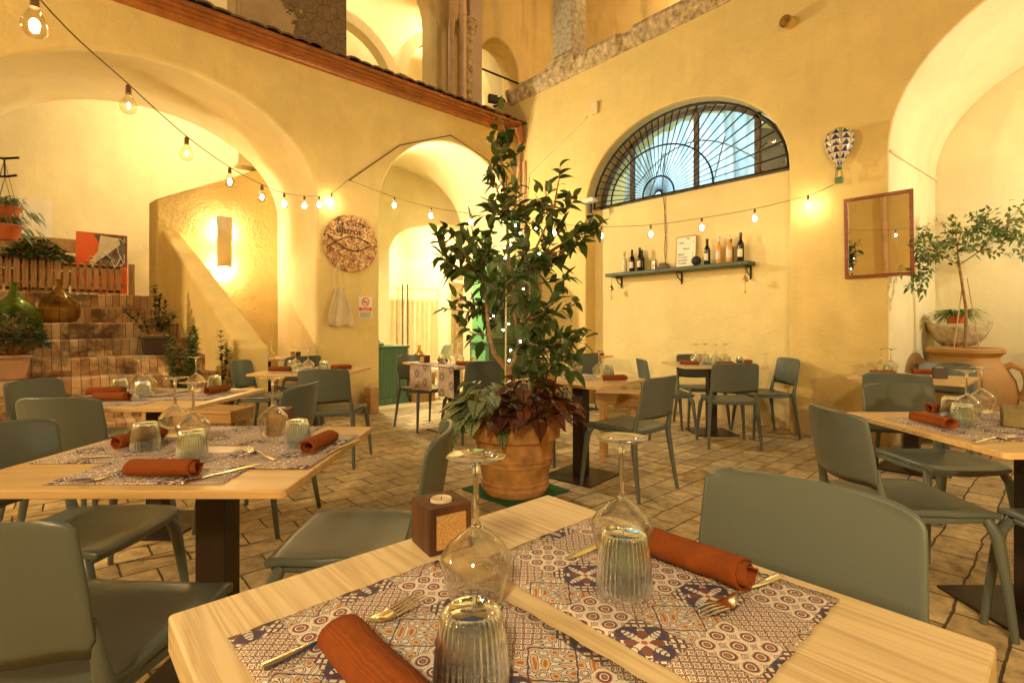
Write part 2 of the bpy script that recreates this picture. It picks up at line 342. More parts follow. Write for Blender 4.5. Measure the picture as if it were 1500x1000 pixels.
# ------------------------------------------------------------------ mesh helpers
class MB:
    def __init__(s): s.v = []; s.f = []; s.uv = {}
    def add(s, vs, fs):
        k = len(s.v); s.v += [tuple(q) for q in vs]; s.f += [tuple(i + k for i in f) for f in fs]; return k
    def box(s, c, d, rz=0, tf=None):
        x, y, z = (q/2 for q in d); vs = [Vector((a*x, b_*y, e*z)) for a in (-1, 1) for b_ in (-1, 1) for e in (-1, 1)]
        m = Matrix.Rotation(rz, 3, 'Z') if tf is None else tf
        s.add([m @ q + Vector(c) for q in vs], [(0, 1, 3, 2), (4, 6, 7, 5), (0, 4, 5, 1), (2, 3, 7, 6), (0, 2, 6, 4), (1, 5, 7, 3)]); return s
    def bx(s, x0, x1, y0, y1, z0, z1): return s.box(((x0+x1)/2, (y0+y1)/2, (z0+z1)/2), (x1-x0, y1-y0, z1-z0))
    def tube(s, pts, rad, n=8, caps=True, sq=False):
        P = [Vector(p) for p in pts]; rings = []
        if not hasattr(rad, '__len__'): rad = [rad]*len(P)
        up = None
        for i, p in enumerate(P):
            d = (P[min(i+1, len(P)-1)] - P[max(i-1, 0)]).normalized()
            if up is None: up = Vector((0, 0, 1)) if abs(d.z) < .9 else Vector((1, 0, 0))
            a = d.cross(up).normalized(); b_ = a.cross(d).normalized(); up = b_
            rings.append([p + (a*math.cos(2*PI*k/n + (PI/4 if sq else 0)) + b_*math.sin(2*PI*k/n + (PI/4 if sq else 0)))*rad[i] for k in range(n)])
        vs = [q for r_ in rings for q in r_]; fs = []
        for i in range(len(P)-1):
            for k in range(n): fs.append((i*n+k, i*n+(k+1) % n, (i+1)*n+(k+1) % n, (i+1)*n+k))
        if caps: fs += [tuple(range(n))[::-1], tuple(range((len(P)-1)*n, len(P)*n))]
        s.add(vs, fs); return s
    def lathe(s, prof, n=32, c=(0, 0, 0), rib=None):
        vs = []; fs = []; m = len(prof)
        for i, (r_, z) in enumerate(prof):
            for k in range(n):
                a = 2*PI*k/n; q = r_
                if rib and rib[0] <= i <= rib[1]: q += rib[3]*abs(math.sin(a*rib[2]/2))
                vs.append((c[0] + q*math.cos(a), c[1] + q*math.sin(a), c[2] + z))
        for i in range(m-1):
            for k in range(n): fs.append((i*n+k, i*n+(k+1) % n, (i+1)*n+(k+1) % n, (i+1)*n+k))
        s.add(vs, fs); return s
    def loft(s, A, B):
        """two matching outlines, side walls and both caps"""
        n = len(A); s.add(list(A) + list(B), [(i, (i+1) % n, n+(i+1) % n, n+i) for i in range(n)] + [tuple(range(n))[::-1], tuple(range(n, 2*n))]); return s
    def sphere(s, c, r_, n=12, m=8, sc3=(1, 1, 1)):
        vs = []; fs = []
        for i in range(m+1):
            p = PI*i/m
            for k in range(n): a = 2*PI*k/n; vs.append((c[0]+r_*sc3[0]*math.sin(p)*math.cos(a), c[1]+r_*sc3[1]*math.sin(p)*math.sin(a), c[2]+r_*sc3[2]*math.cos(p)))
        for i in range(m):
            for k in range(n): fs.append((i*n+k, (i+1)*n+k, (i+1)*n+(k+1) % n, i*n+(k+1) % n))
        s.add(vs, fs); return s
    def leaf(s, p, d, nrm, L, Wd, droop=.25, fold=.25, seg=5, wide=.85):
        """one folded leaf; every leaf is its own mesh island"""
        d = Vector(d).normalized(); nrm = Vector(nrm); a = d.cross(nrm)
        if a.length < 1e-3: a = d.cross(Vector((.3, .9, .2)))
        a.normalize(); u = a.cross(d).normalized(); vs = []; fs = []; p = Vector(p); k0 = len(s.v)
        for i in range(seg+1):
            t = i/seg; w_ = Wd*math.sin(PI*min(1, .06 + t*.94)**wide)*.5 if i < seg else 0.0008
            if i == 0: w_ = .0012
            q = p + d*(L*t) - Vector((0, 0, 1))*(droop*L*t*t)
            vs += [q - a*w_ + u*(fold*w_), q, q + a*w_ + u*(fold*w_)]
            for c_, uu in enumerate((0, .5, 1)): s.uv[k0 + i*3 + c_] = (.5 + (uu-.5)*(w_*2/Wd), t)
        for i in range(seg):
            for c_ in (0, 1): fs.append((i*3+c_, i*3+c_+1, i*3+c_+4, i*3+c_+3))
        s.add(vs, fs)
    def build(s, name, mat, parent=None, smooth=False, bevel=0, loc=None, rz=0, solid=0, sub=0, bseg=2):
        me = bpy.data.meshes.new(name); me.from_pydata([tuple(q) for q in s.v], [], s.f)
        if s.uv:
            uvl = me.uv_layers.new(name='UVMap')
            for l in me.loops: uvl.data[l.index].uv = s.uv.get(l.vertex_index, (0, 0))
        me.materials.append(M[mat] if isinstance(mat, str) else mat)
        if smooth:
            me.polygons.foreach_set('use_smooth', [True]*len(me.polygons))
            if smooth == 'auto': me.set_sharp_from_angle(angle=R(40))
        me.update()
        o = bpy.data.objects.new(name, me); col.objects.link(o)
        if loc: o.location = loc
        o.rotation_euler = (0, 0, rz)
        if parent: o.parent = parent
        if solid: q = o.modifiers.new('solid', 'SOLIDIFY'); q.thickness = solid; q.offset = 0
        if sub: q = o.modifiers.new('sub', 'SUBSURF'); q.levels = sub; q.render_levels = sub
        if bevel:
            q = o.modifiers.new('bevel', 'BEVEL'); q.width = bevel; q.segments = bseg; q.limit_method = 'ANGLE'; q.angle_limit = R(35)
            if smooth != 'auto':
                me.polygons.foreach_set('use_smooth', [True]*len(me.polygons)); me.set_sharp_from_angle(angle=R(60))
        return o
def tag(o, label=None, cat=None, group=None, kind=None):
    if label: o['label'] = label
    if cat: o['category'] = cat
    if group: o['group'] = group
    if kind: o['kind'] = kind
    return o
def thing(name, label, cat, loc=(0, 0, 0), rz=0, group=None):
    o = bpy.data.objects.new(name, None); col.objects.link(o); o.location = loc; o.rotation_euler = (0, 0, rz); o.empty_display_size = .1
    return tag(o, label, cat, group)
KIDS = {}
def kids(o):
    if o.name not in KIDS: KIDS[o.name] = [c for c in bpy.data.objects if c.parent == o]
    return KIDS[o.name]
def dup(o, loc, rz, label, group=None, scale=None):
    def rec(a, par):
        c = a.copy(); col.objects.link(c)
        if par: c.parent = par
        for ch in kids(a): rec(ch, c)
        return c
    c = rec(o, None); c.location = loc; c.rotation_euler = (0, 0, rz); c['label'] = label
    if group: c['group'] = group
    if scale: c.scale = scale
    return c
class Proto:
    """first placement moves the original, later ones copy it"""
    def __init__(s, o): s.o = o; s.used = False; kids(o); [kids(c) for c in kids(o)]
    def put(s, loc, rz, label, group=None):
        if not s.used:
            s.used = True; s.o.location = loc; s.o.rotation_euler = (0, 0, rz); s.o['label'] = label
            if group: s.o['group'] = group
            return s.o
        return dup(s.o, loc, rz, label, group)
def arch(c, hw, spring, rise, n=28, z0=0):
    """outline of an arch opening from the right foot over the crown to the left foot"""
    pts = [(c+hw, z0)]
    for i in range(n+1):
        a = PI*i/n; pts.append((c + hw*math.cos(a), spring + rise*math.sin(a)))
    pts.append((c-hw, z0)); return pts

# ================================================================== SETTING
fl = MB(); fl.add([(-14, -16, 0), (16, -16, 0), (16, 12, 0), (-14, 12, 0)], [(0, 1, 2, 3)])
tag(fl.build('ground', 'pavers'), kind='structure')
# ---- left wall with the big stair arch and the doorway arch (plane x = 0)
T1 = 1.5
def profL(sp):
    p = [(-9.5, -.05), (-9.5, 4.6), (-.02, 4.6), (-.02, -.05)]
    p = [(-.02, 4.6), (-9.5, 4.6), (-9.5, -.05)]
    p += arch(-5.13, 1.62, 2.72, 1.21, z0=-.05)[::-1]
    p += arch(-1.37, 1.26, 2.78, 1.19, z0=-.05)[::-1]
    p += [(-.02, -.05)]
    return p
o = MB().loft([(0, y, z) for y, z in profL(0)], [(-T1, y, z) for y, z in profL(0)]).build('arcade_wall', 'plaster', bevel=.055, bseg=4)
tag(o, 'yellow plastered wall with a wide stair arch and a narrower doorway arch', 'wall')
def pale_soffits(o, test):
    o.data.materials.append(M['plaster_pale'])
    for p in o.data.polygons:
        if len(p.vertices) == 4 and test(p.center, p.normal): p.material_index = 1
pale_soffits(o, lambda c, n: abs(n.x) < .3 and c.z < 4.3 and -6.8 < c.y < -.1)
# ---- right wall (plane y = 0) with shelf niche and big blind arch
def profR(sp):
    p = [(-1.02, -.05), (-1.02, 5.14), (10, 5.14), (10, -.05)]
    c, hw = (6.7, 1.47) if not sp else (6.78, 1.43)
    p = [(10, -.05), (10, 5.14), (-1.02, 5.14), (-1.02, -.05)]
    p += arch(2.90, 1.43, 2.93, 1.13, z0=-.05)[::-1]
    p += arch(c, hw, 2.85, 1.33 if not sp else 1.2, z0=-.05)[::-1]
    return p
o = MB().loft([(x, 0, z) for x, z in profR(0)], [(x, 1.6, z) for x, z in profR(1)]).build('courtyard_wall', 'plaster', bevel=.018)
tag(o, 'tall yellow plastered wall with half round window niche and big blind arch', 'wall')
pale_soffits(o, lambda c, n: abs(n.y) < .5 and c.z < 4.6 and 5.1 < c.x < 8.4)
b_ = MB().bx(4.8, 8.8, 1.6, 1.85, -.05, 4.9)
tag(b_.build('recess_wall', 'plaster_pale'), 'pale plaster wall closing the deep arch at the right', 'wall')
imp = MB().loft([(5.20, 0.01, 2.835), (5.255, .01, 2.835), (5.255, .01, 2.865), (5.20, .01, 2.865)], [(5.30, 1.6, 2.835), (5.375, 1.6, 2.835), (5.375, 1.6, 2.865), (5.30, 1.6, 2.865)]); tag(imp.build('impost_moulding', 'plaster_pale', bevel=.008), 'thin plaster ledge where the big right arch springs', 'moulding')
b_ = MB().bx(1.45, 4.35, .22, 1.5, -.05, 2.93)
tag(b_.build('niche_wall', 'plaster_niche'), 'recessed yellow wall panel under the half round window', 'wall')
b_ = MB().bx(-1.5, 10.4, -10.8, -10.5, 0, 6.2); tag(b_.build('south_wall', 'plaster'), 'plain plastered wall of the courtyard behind the viewer, seen in the mirror', 'wall')
b_ = MB().bx(10.2, 10.5, -10.5, 1.6, 0, 6.2); tag(b_.build('east_wall', 'plaster'), 'plain plastered wall of the courtyard beyond the right edge', 'wall')
tag(MB().tube([(3.05, -10.42, 0), (3.05, -10.42, 6.1)], .07, 12).build('drainpipe', 'pipe_paint', smooth='auto'), 'pale drainpipe reflected in the wall mirror', 'pipe')
# ---- stair hall behind the big arch
b_ = MB().bx(-3.8, -3.6, -9.5, -3.0, 0, 5.6); tag(b_.build('stair_hall_wall', 'plaster_pale'), 'bright pale back wall above the brick stairs', 'wall')
b_ = MB().bx(-3.6, -1.5, -9.5, -3.0, 4.92, 5.0); tag(b_.build('stair_hall_ceiling', 'plaster_pale'), kind='structure')
b_ = MB().bx(-3.6, -1.5, -9.5, -9.3, 0, 5.4); tag(b_.build('stair_hall_side_wall', 'plaster_pale'), 'side wall of the stair hall beyond the arch', 'wall')
b_ = MB().bx(-3.6, -1.52, -3.2, -3.0, 0, 5.4); tag(b_.build('stair_flank_wall', 'plaster_pale'), 'pale wall dividing the stair hall from the doorway room', 'wall')
# wall with the sconce, its top rising to the right
o = MB().loft([(-1.50, y, z) for y, z in [(-4.99, 0), (-3.4, 0), (-3.4, 3.62), (-4.99, 2.80)]], [(-1.82, y, z) for y, z in [(-5.03, 0), (-3.4, 0), (-3.4, 3.62), (-5.03, 2.80)]]).build('sconce_wall', 'plaster_rough', bevel=.025)
tag(o, 'rough plaster half wall with a rising top, behind the wall sconce', 'wall')
tag(MB().bx(-1.80, -1.52, -4.02, -3.62, 3.46, 3.85).build('plaster_block', 'plaster_pale', bevel=.015), 'small plaster block above the sconce wall', 'block')
# slanting parapet of the stairs
P0, P1 = (.42, -4.50), (-1.52, -4.93); Q0, Q1 = (.44, -4.20), (-1.52, -4.72)
o = MB()
o.add([(*P0, -.02), (*P0, .93), (*P1, 2.42), (*P1, -.02), (*Q0, -.02), (*Q0, .93), (*Q1, 2.42), (*Q1, -.02)],
      [(0, 1, 2, 3), (7, 6, 5, 4), (1, 5, 6, 2), (0, 4, 5, 1), (3, 2, 6, 7), (0, 3, 7, 4)])
o = o.build('stair_parapet', 'plaster', bevel=.03, bseg=3); tag(o, 'slanting plaster parapet beside the brick stairs', 'parapet')
# stairs
st = thing('brick_staircase', 'worn brick stairs climbing through the left arch', 'stairs', (0, -6, 0))
for k in range(-4, 6):
    z = .66 + .18*k; x1 = .0 - .34*k; 
    if z < .1: continue
    s_ = MB(); y1 = -4.56 - max(0, -x1)*.18 if x1 < .4 else -4.56
    n = 18; ys = [-9.2 + (y1 + 9.2)*i/n for i in range(n+1)]; vs = []
    for y in ys:
        j = random.uniform(-.008, .008); jz = random.uniform(-.006, .006)
        vs += [(x1 + j, y - 0, z - .2), (x1 + j, y, z - .012 + jz), (x1 - .015 + j, y, z + jz), (x1 - .42, y, z)]
    fs = [(i*4+a, (i+1)*4+a, (i+1)*4+a+1, i*4+a+1) for i in range(n) for a in range(3)]
    fs += [(n*4, n*4+1, n*4+2, n*4+3)]
    s_.add([(a - 0, c + 6, d) for a, c, d in vs], fs)
    o = s_.build('step', 'brick', st, smooth='auto')
tag(MB().bx(-3.6, -2.0, -9.3, -3.2, 1.3, 1.555).build('stair_landing', 'brick'), kind='structure')
tag(MB().bx(-2.0, 1.0, -9.3, -9.25, 0, 1.5).build('stair_side_wall', 'plaster'), 'plaster wall on the far side of the stairs', 'wall')
# ---- room behind the doorway arch
ry = -1.37
o = MB()
pin = arch(-1.2, 1.75, 2.6, 1.5, z0=2.6)
o.add([(-1.5, y, z) for y, z in pin] + [(-4.6, y, z) for y, z in pin], [(i, i+1, len(pin)+i+1, len(pin)+i) for i in range(len(pin)-1)])
tag(o.build('doorway_vault', 'plaster_pale', smooth=True), kind='structure')
tag(MB().bx(-6.4, -1.5, .55, .8, 0, 4.8).build('doorway_side_wall', 'plaster_pale'), 'pale side wall of the room beyond the doorway arch', 'wall')
tag(MB().bx(-6.4, -1.5, -3.0, -2.9, 0, 4.8).build('doorway_far_wall', 'plaster_pale'), 'pale left wall of the room beyond the doorway arch', 'wall')
pa = [(.56, -.05), (.56, 4.4), (-2.9, 4.4), (-2.9, -.05)] + arch(.12, 1.5, 2.55, .62, z0=-.05)[::-1][:0]
ps = [(.56, 4.4), (-2.9, 4.4), (-2.9, -.05), (-1.38, -.05)] + [(-1.38 + 1.94*i/16, 2.58 + .62*math.sqrt(max(0, 1 - ((-1.5 + 1.94*i/16)/1.5)**2))) for i in range(0, 17)]
o = MB().loft([(-2.02, y, z) for y, z in ps], [(-2.32, y, z) for y, z in ps]).build('inner_arch_wall', 'plaster_pale')
tag(o, 'inner arched wall seen through the doorway arch', 'wall')
tag(MB().bx(-4.75, -4.6, -3, .8, 0, 4.8).build('doorway_back_wall', 'plaster_pale'), 'pale back wall of the room with the curtain screen', 'wall')
tag(MB().bx(-4.6, -2.32, -2.9, .56, 3.9, 4.0).build('doorway_ceiling', 'plaster_pale'), kind='structure')
# interior floor, paler
tag(MB().bx(-4.6, .0, -2.62, -.12, .002, .006).build('doorway_floor', plain('pale_floor', (.62, .48, .30), .5, var=.2, nscale=3)), kind='structure')
# ---- upper storey on the left (plane x = -1.0)
def upper():
    p = [(2.6, 9.0), (-9.5, 9.0), (-9.5, 4.45), (-6.6, 4.45), (-6.6, 6.2)] + [(-5.39 - 1.21*math.cos(PI*i/16), 6.2 + 1.2*math.sin(PI*i/16)) for i in range(1, 16)] + [(-4.18, 6.2), (-4.18, 4.45)]
    p += [(-2.68, 4.45), (-2.68, 6.5)] + [(-1.85 - .83*math.cos(PI*i/16), 6.5 + .95*math.sin(PI*i/16)) for i in range(1, 16)] + [(-1.02, 6.5), (-1.02, 4.45)]
    p += [(-.06, 4.45), (-.06, 6.15)] + [(.42 - .48*math.cos(PI*i/16), 6.15 + .52*math.sin(PI*i/16)) for i in range(1, 16)] + [(.90, 6.15), (.90, 4.45), (2.6, 4.45)]
    return p
pu = upper()
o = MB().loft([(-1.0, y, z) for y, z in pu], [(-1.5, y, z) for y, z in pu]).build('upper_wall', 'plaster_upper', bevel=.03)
tag(o, 'upper storey wall with tall arches above the tiled gutter', 'wall')
tag(MB().bx(-.99, -.90, -4.16, -2.70, 4.5, 9).build('peeling_pillar', 'peeling', bevel=.01), 'upper pillar with peeling plaster over brown render', 'pillar')
tag(MB().bx(-3.4, -3.2, -9.5, 2.6, 5.02, 9).build('gallery_back_wall', 'plaster_pale'), 'bright back wall of the upper gallery', 'wall')
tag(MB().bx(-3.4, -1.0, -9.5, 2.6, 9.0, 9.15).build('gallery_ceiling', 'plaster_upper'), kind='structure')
# ribs of the gallery vault
def rib(y0, rad, z0, xx, wd, name, lab):
    q = MB(); n = 24; vs = []
    for i in range(n+1):
        a = PI*i/n
        for rr in (rad, rad+wd):
            for x in (xx, xx - .25): vs.append((x, y0 + rr*math.cos(a), z0 + rr*math.sin(a)))
    fs = []
    for i in range(n):
        b0 = i*4; c0 = b0+4
        fs += [(b0, c0, c0+1, b0+1), (b0+2, b0+3, c0+3, c0+2), (b0, b0+2, c0+2, c0), (b0+1, c0+1, c0+3, b0+3)]
    q.add(vs, fs); tag(q.build(name, 'plaster_pale', smooth='auto'), lab, 'arch')
rib(-2.1, 1.16, 5.65, -2.6, .20, 'gallery_rib', 'pale vault rib low inside the upper gallery arch')
rib(.35, 1.0, 6.2, -2.6, .22, 'gallery_rib', 'pale vault rib beside the pipes in the upper gallery')
# tie rod and floodlight in upper window
tag(MB().tube([(-1.15, -.05, 6.05), (-.95, 1.25, 5.95)], .018, 6).build('tie_rod', 'black_iron'), 'thin iron tie rod across the small upper arch', 'rod')
# capital and pipes
pp = MB()
pp.tube([(-.80, -.86, 4.5), (-.80, -.86, 6.35), (-.86, -.80, 6.5), (-.86, -.80, 9)], .055, 12); 
tag(pp.build('drainpipe', 'pipe_paint', smooth='auto'), 'left one of two upper drainpipes, with an offset bend', 'pipe', 'upper drainpipes')
for z in (5.3, 6.1): pass
pp = MB(); pp.tube([(-.80, -.62, 4.5), (-.80, -.62, 9)], .07, 14)
for z in (5.0, 6.6): pp.tube([(-.80, -.62, z), (-.80, -.62, z+.09)], .08, 14)
tag(pp.build('drainpipe', 'pipe_paint', smooth='auto'), 'right one of two upper drainpipes, straight and thicker', 'pipe', 'upper drainpipes')
tag(MB().lathe([(0, 0), (.10, 0), (.11, .05), (.16, .12), (.15, .17), (.19, .22), (.19, .28), (0, .28)], 20, (-.92, -.43, 6.35)).lathe([(.10, -1.85), (.10, 0)], 20, (-.92, -.43, 6.35)).build('column_capital', 'stone', smooth='auto'), 'slim stone column with moulded capital behind the pipes', 'column')
tag(MB().bx(-.99, -.93, -.36, -.08, 4.5, 9).build('pink_plaster_strip', 'plaster_pink'), 'pinkish plaster pier left of the small upper arch', 'pier')
fz = thing('floodlight', 'twin floodlight on the sill of the small upper arch', 'lamp', (-1.05, .40, 5.38))
MB().box((0, .1, .12), (.09, .18, .15), .35).build('lamp_head', 'black_iron', fz, bevel=.01); MB().box((0, -.12, .12), (.09, .18, .15), -.3).build('lamp_head', 'black_iron', fz, bevel=.01)
MB().tube([(0, 0, -.13), (0, 0, .06)], .02, 8).box((0, 0, .0), (.06, .18, .03)).build('bracket', 'black_iron', fz)
tag(MB().bx(-1.12, -.99, -.06, .9, 4.45, 5.25).build('window_sill_wall', 'plaster_upper'), 'low plaster wall under the small upper arch', 'wall')
# loggia above the right wall
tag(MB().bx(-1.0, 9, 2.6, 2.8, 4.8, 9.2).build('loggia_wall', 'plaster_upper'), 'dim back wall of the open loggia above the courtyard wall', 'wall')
tag(MB().bx(-1.0, 9, 0.05, 2.6, 5.0, 5.12).build('loggia_floor', 'stone'), kind='structure')
lv = MB(); nn = 20
for k, x in enumerate((-1.0, 9.0)): pass
prof = [(2.6 - 2.5*(1-math.cos(PI/2*i/nn)), 6.8 + 2.2*math.sin(PI/2*i/nn)) for i in range(nn+1)]
lv.add([(-1, y, z) for y, z in prof] + [(9, y, z) for y, z in prof], [(i, i+1, nn+2+i, nn+1+i) for i in range(nn)])
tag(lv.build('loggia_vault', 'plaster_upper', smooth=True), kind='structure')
def ledge():
    q = MB(); n = 60; vs = []
    for i in range(n+1):
        x = -.22 + 4.0*i/n; j = random.uniform(-.012, .006); k = random.uniform(-.008, .006)
        gone = -.07 if math.sin(i*.9) + math.sin(i*.37) > 1.25 else 0
        vs += [(x, .1, 5.02), (x, -.02, 5.02 + k), (x, -.10 + j - gone, 5.11 + k), (x, -.13 + j - gone, 5.20), (x, -.12 + j - gone, 5.25 + k*.4), (x, .25, 5.25)]
    fs = [(i*6+a, (i+1)*6+a, (i+1)*6+a+1, i*6+a+1) for i in range(n) for a in range(5)] + [tuple(range(6)), tuple(range(n*6, n*6+6))[::-1]]
    q.add(vs, fs); return q
tag(ledge().build('stone_cornice', 'stone'), 'crumbling stone cornice along the top of the courtyard wall', 'cornice')
pl = thing('stone_pilaster', 'square stone pilaster standing on the cornice', 'pillar', (1.05, .10, 5.2))
MB().box((0, 0, 1.9), (.40, .34, 3.6)).build('shaft', 'stone_grey', pl, bevel=.015)
MB().box((0, -.02, .03), (.58, .46, .10)).box((0, -.02, .12), (.50, .42, .08)).build('plinth', 'stone', pl, bevel=.012)
# ---- tiled roof edge and gutter over the left wall
ro = thing('tiled_gutter', 'reddish moulded gutter under a row of roof tiles on the left wall', 'gutter', (0, 0, 0))
gp = [(0, 4.40), (.05, 4.40), (.06, 4.43), (.09, 4.44), (.085, 4.465), (.135, 4.475), (.125, 4.495), (.17, 4.51), (.155, 4.53), (.195, 4.545), (.195, 4.575), (0, 4.575)]
q = MB().loft([(x, -9.5, z) for x, z in gp], [(x, -.12, z) for x, z in gp]); q.build('gutter', 'terracotta_rail', ro, bevel=.004)
q = MB(); y = -9.5
while y < -.15:
    wv_ = .18 + random.uniform(-.015, .015); n = 6; h = .035 + random.uniform(-.006, .008); zo = random.uniform(-.008, .008); xo = .215 + random.uniform(-.02, .025)
    vs = []
    for i in range(n+1):
        a = PI*i/n; vs += [(xo, y + wv_/2 - wv_*.55*math.cos(a), 4.585 + zo + h*math.sin(a)), (-1.0, y + wv_/2 - wv_*.55*math.cos(a), 4.80 + h*math.sin(a)), (xo, y + wv_/2 - wv_*.45*math.cos(a), 4.572 + zo + (h-.012)*math.sin(a))]
    fs = [(i*3, i*3+3, i*3+4, i*3+1) for i in range(n)] + [(i*3, i*3+2, i*3+5, i*3+3) for i in range(n)]
    q.add(vs, fs); y += wv_*.93
q.build('roof_tiles', 'roof_tile', ro)
q = MB(); q.tube([(.12, -.16, 4.50), (.12, -.10, 4.36), (.12, -.09, 4.26)], [.09, .07, .05], 12); q.build('outlet', 'terracotta_rail', ro, smooth='auto')
q = MB(); q.tube([(.10, -.09, 4.27), (.07, -.09, 4.1), (.07, -.09, .02)], .033, 10); q.tube([(.16, -.05, 3.95), (.16, -.05, .02)], .022, 8)
tag(q.build('corner_pipe', 'pipe_paint', smooth='auto'), 'thin downpipes in the corner between the two walls', 'pipe')

# ================================================================== WINDOW
wx, wz, wr, wh = 2.90, 2.93, 1.40, 1.11
win = thing('half_round_window', 'half round window with an iron sunburst grille, lit blue inside', 'window', (wx, .34, wz))
q = MB(); n = 28
for rr0, rr1 in ((1.0, .955),):
    vs = []
    for i in range(n+1):
        a = PI*i/n
        for s_ in (rr0, rr1):
            for y in (-.03, .03): vs.append((wr*s_*math.cos(a), y, wh*s_*math.sin(a)))
    q.add(vs, [(i*4+a_, i*4+b2, i*4+4+b2, i*4+4+a_) for i in range(n) for a_, b2 in ((0, 1), (1, 3), (3, 2), (2, 0))])
q.bx(-wr, wr, -.03, .03, 0, .07)
for x in (-.83, .17): q.bx(x-.028, x+.028, -.03, .03, .05, wh*math.sqrt(1-(x/wr)**2))
q.bx(.93, .99, -.03, .03, .05, wh*math.sqrt(1-(.96/wr)**2))
q.build('frame', 'weathered', win)
q = MB(); q.add([(wr*.97*math.cos(PI*i/n), 0, wh*.97*math.sin(PI*i/n)) for i in range(n+1)], [tuple(range(n+1))]); q.build('glass', 'window_glass', win)
q = MB(); ccx = -.28
for k in range(1, 32):
    a = PI*k/32; d = (math.cos(a), math.sin(a)); s_ = 0
    while ((ccx + d[0]*s_)/wr)**2 + (d[1]*s_/wh)**2 < .985: s_ += .01
    q.tube([(ccx + d[0]*.05, -.20, .01 + d[1]*.05), (ccx + d[0]*s_, -.20, d[1]*s_)], [.003, .009], 6)
for rr, hh in ((.78, .66), (.24, .25)): q.tube([(ccx + rr*math.cos(PI*i/24), -.205, .02 + hh*math.sin(PI*i/24)) for i in range(25)], .012, 6)
q.tube([(-wr, -.20, .015), (wr, -.20, .015)], .012, 6); q.tube([(wr*.985*math.cos(PI*i/30), -.20, wh*.985*math.sin(PI*i/30)) for i in range(31)], .016, 6)
q.build('grille', 'black_iron', win)
q = MB(); q.tube([(1.12 + .17*math.cos(2*PI*i/24), .0, .24 + .17*math.sin(2*PI*i/24)) for i in range(25)], .012, 6, caps=False).tube([(1.12 + .19*math.cos(2*PI*i/24), .0, .24 + .19*math.sin(2*PI*i/24)) for i in range(25)], .006, 6, caps=False)
q.build('round_vent', 'steel', win)
m, nt, b = new_mat('sheet_cloth'); tl = nt.nodes.new('ShaderNodeBsdfTranslucent'); mx = nt.nodes.new('ShaderNodeMixShader'); mx.inputs[0].default_value = .6
cc = ramp(nt, noise(nt, coords(nt, (3, 1, .8)), 3, 4, .6, .6), [(.35, (.45, .60, .68)), (.65, (.74, .84, .88))])
nt.links.new(cc, b.inputs['Base Color']); nt.links.new(cc, tl.inputs[0]); nt.links.new(b.outputs[0], mx.inputs[1]); nt.links.new(tl.outputs[0], mx.inputs[2]); nt.links.new(mx.outputs[0], nt.nodes['Material Output'].inputs[0]); b.inputs['Roughness'].default_value = .9; SHEET = m
# draped white cloth and iron hoop behind the glass
q = MB(); nx, nz = 60, 8; vs = []
for i in range(nx+1):
    x = -1.19 + 2.02*i/nx
    for k in range(nz+1):
        z = -.1 + 1.25*k/nz; vs.append((wx + x, .66 + .05*math.sin(x*17 + z*2) + .03*math.sin(x*41), wz + z))
q.add(vs, [(i*(nz+1)+k, (i+1)*(nz+1)+k, (i+1)*(nz+1)+k+1, i*(nz+1)+k+1) for i in range(nx) for k in range(nz)])
tag(q.build('draped_sheet', SHEET, smooth=True), 'pale draped sheet hanging behind the half round window', 'cloth')
q = MB(); q.tube([(wx - 1.15 + 2.0*i/20, .56, wz + .05 + .72*math.sin(PI*(i+1)/24)) for i in range(21)], .011, 6)
for x0, x1 in ((-.75, -.45), (.25, .45), (-.5, -.42)): q.tube([(wx + x0, .56, wz), (wx + x1, .56, wz + .72)], .010, 6)
tag(q.build('iron_hoop', plain('hoop_paint', (.5, .56, .56), .5)), 'bent metal hoop frame behind the half round window', 'frame')
tag(MB().bx(1.3, 4.5, 1.5, 1.58, 2.9, 4.2).build('window_back_panel', plain('brown_panel', (.22, .13, .06), .8)), 'brown panel deep behind the half round window', 'panel')
lamp('room_light', 'AREA', (wx - .15, 1.30, wz + .45), 24, (.56, .82, 1.0), 1.3, (wx - .15, .3, wz + .45))

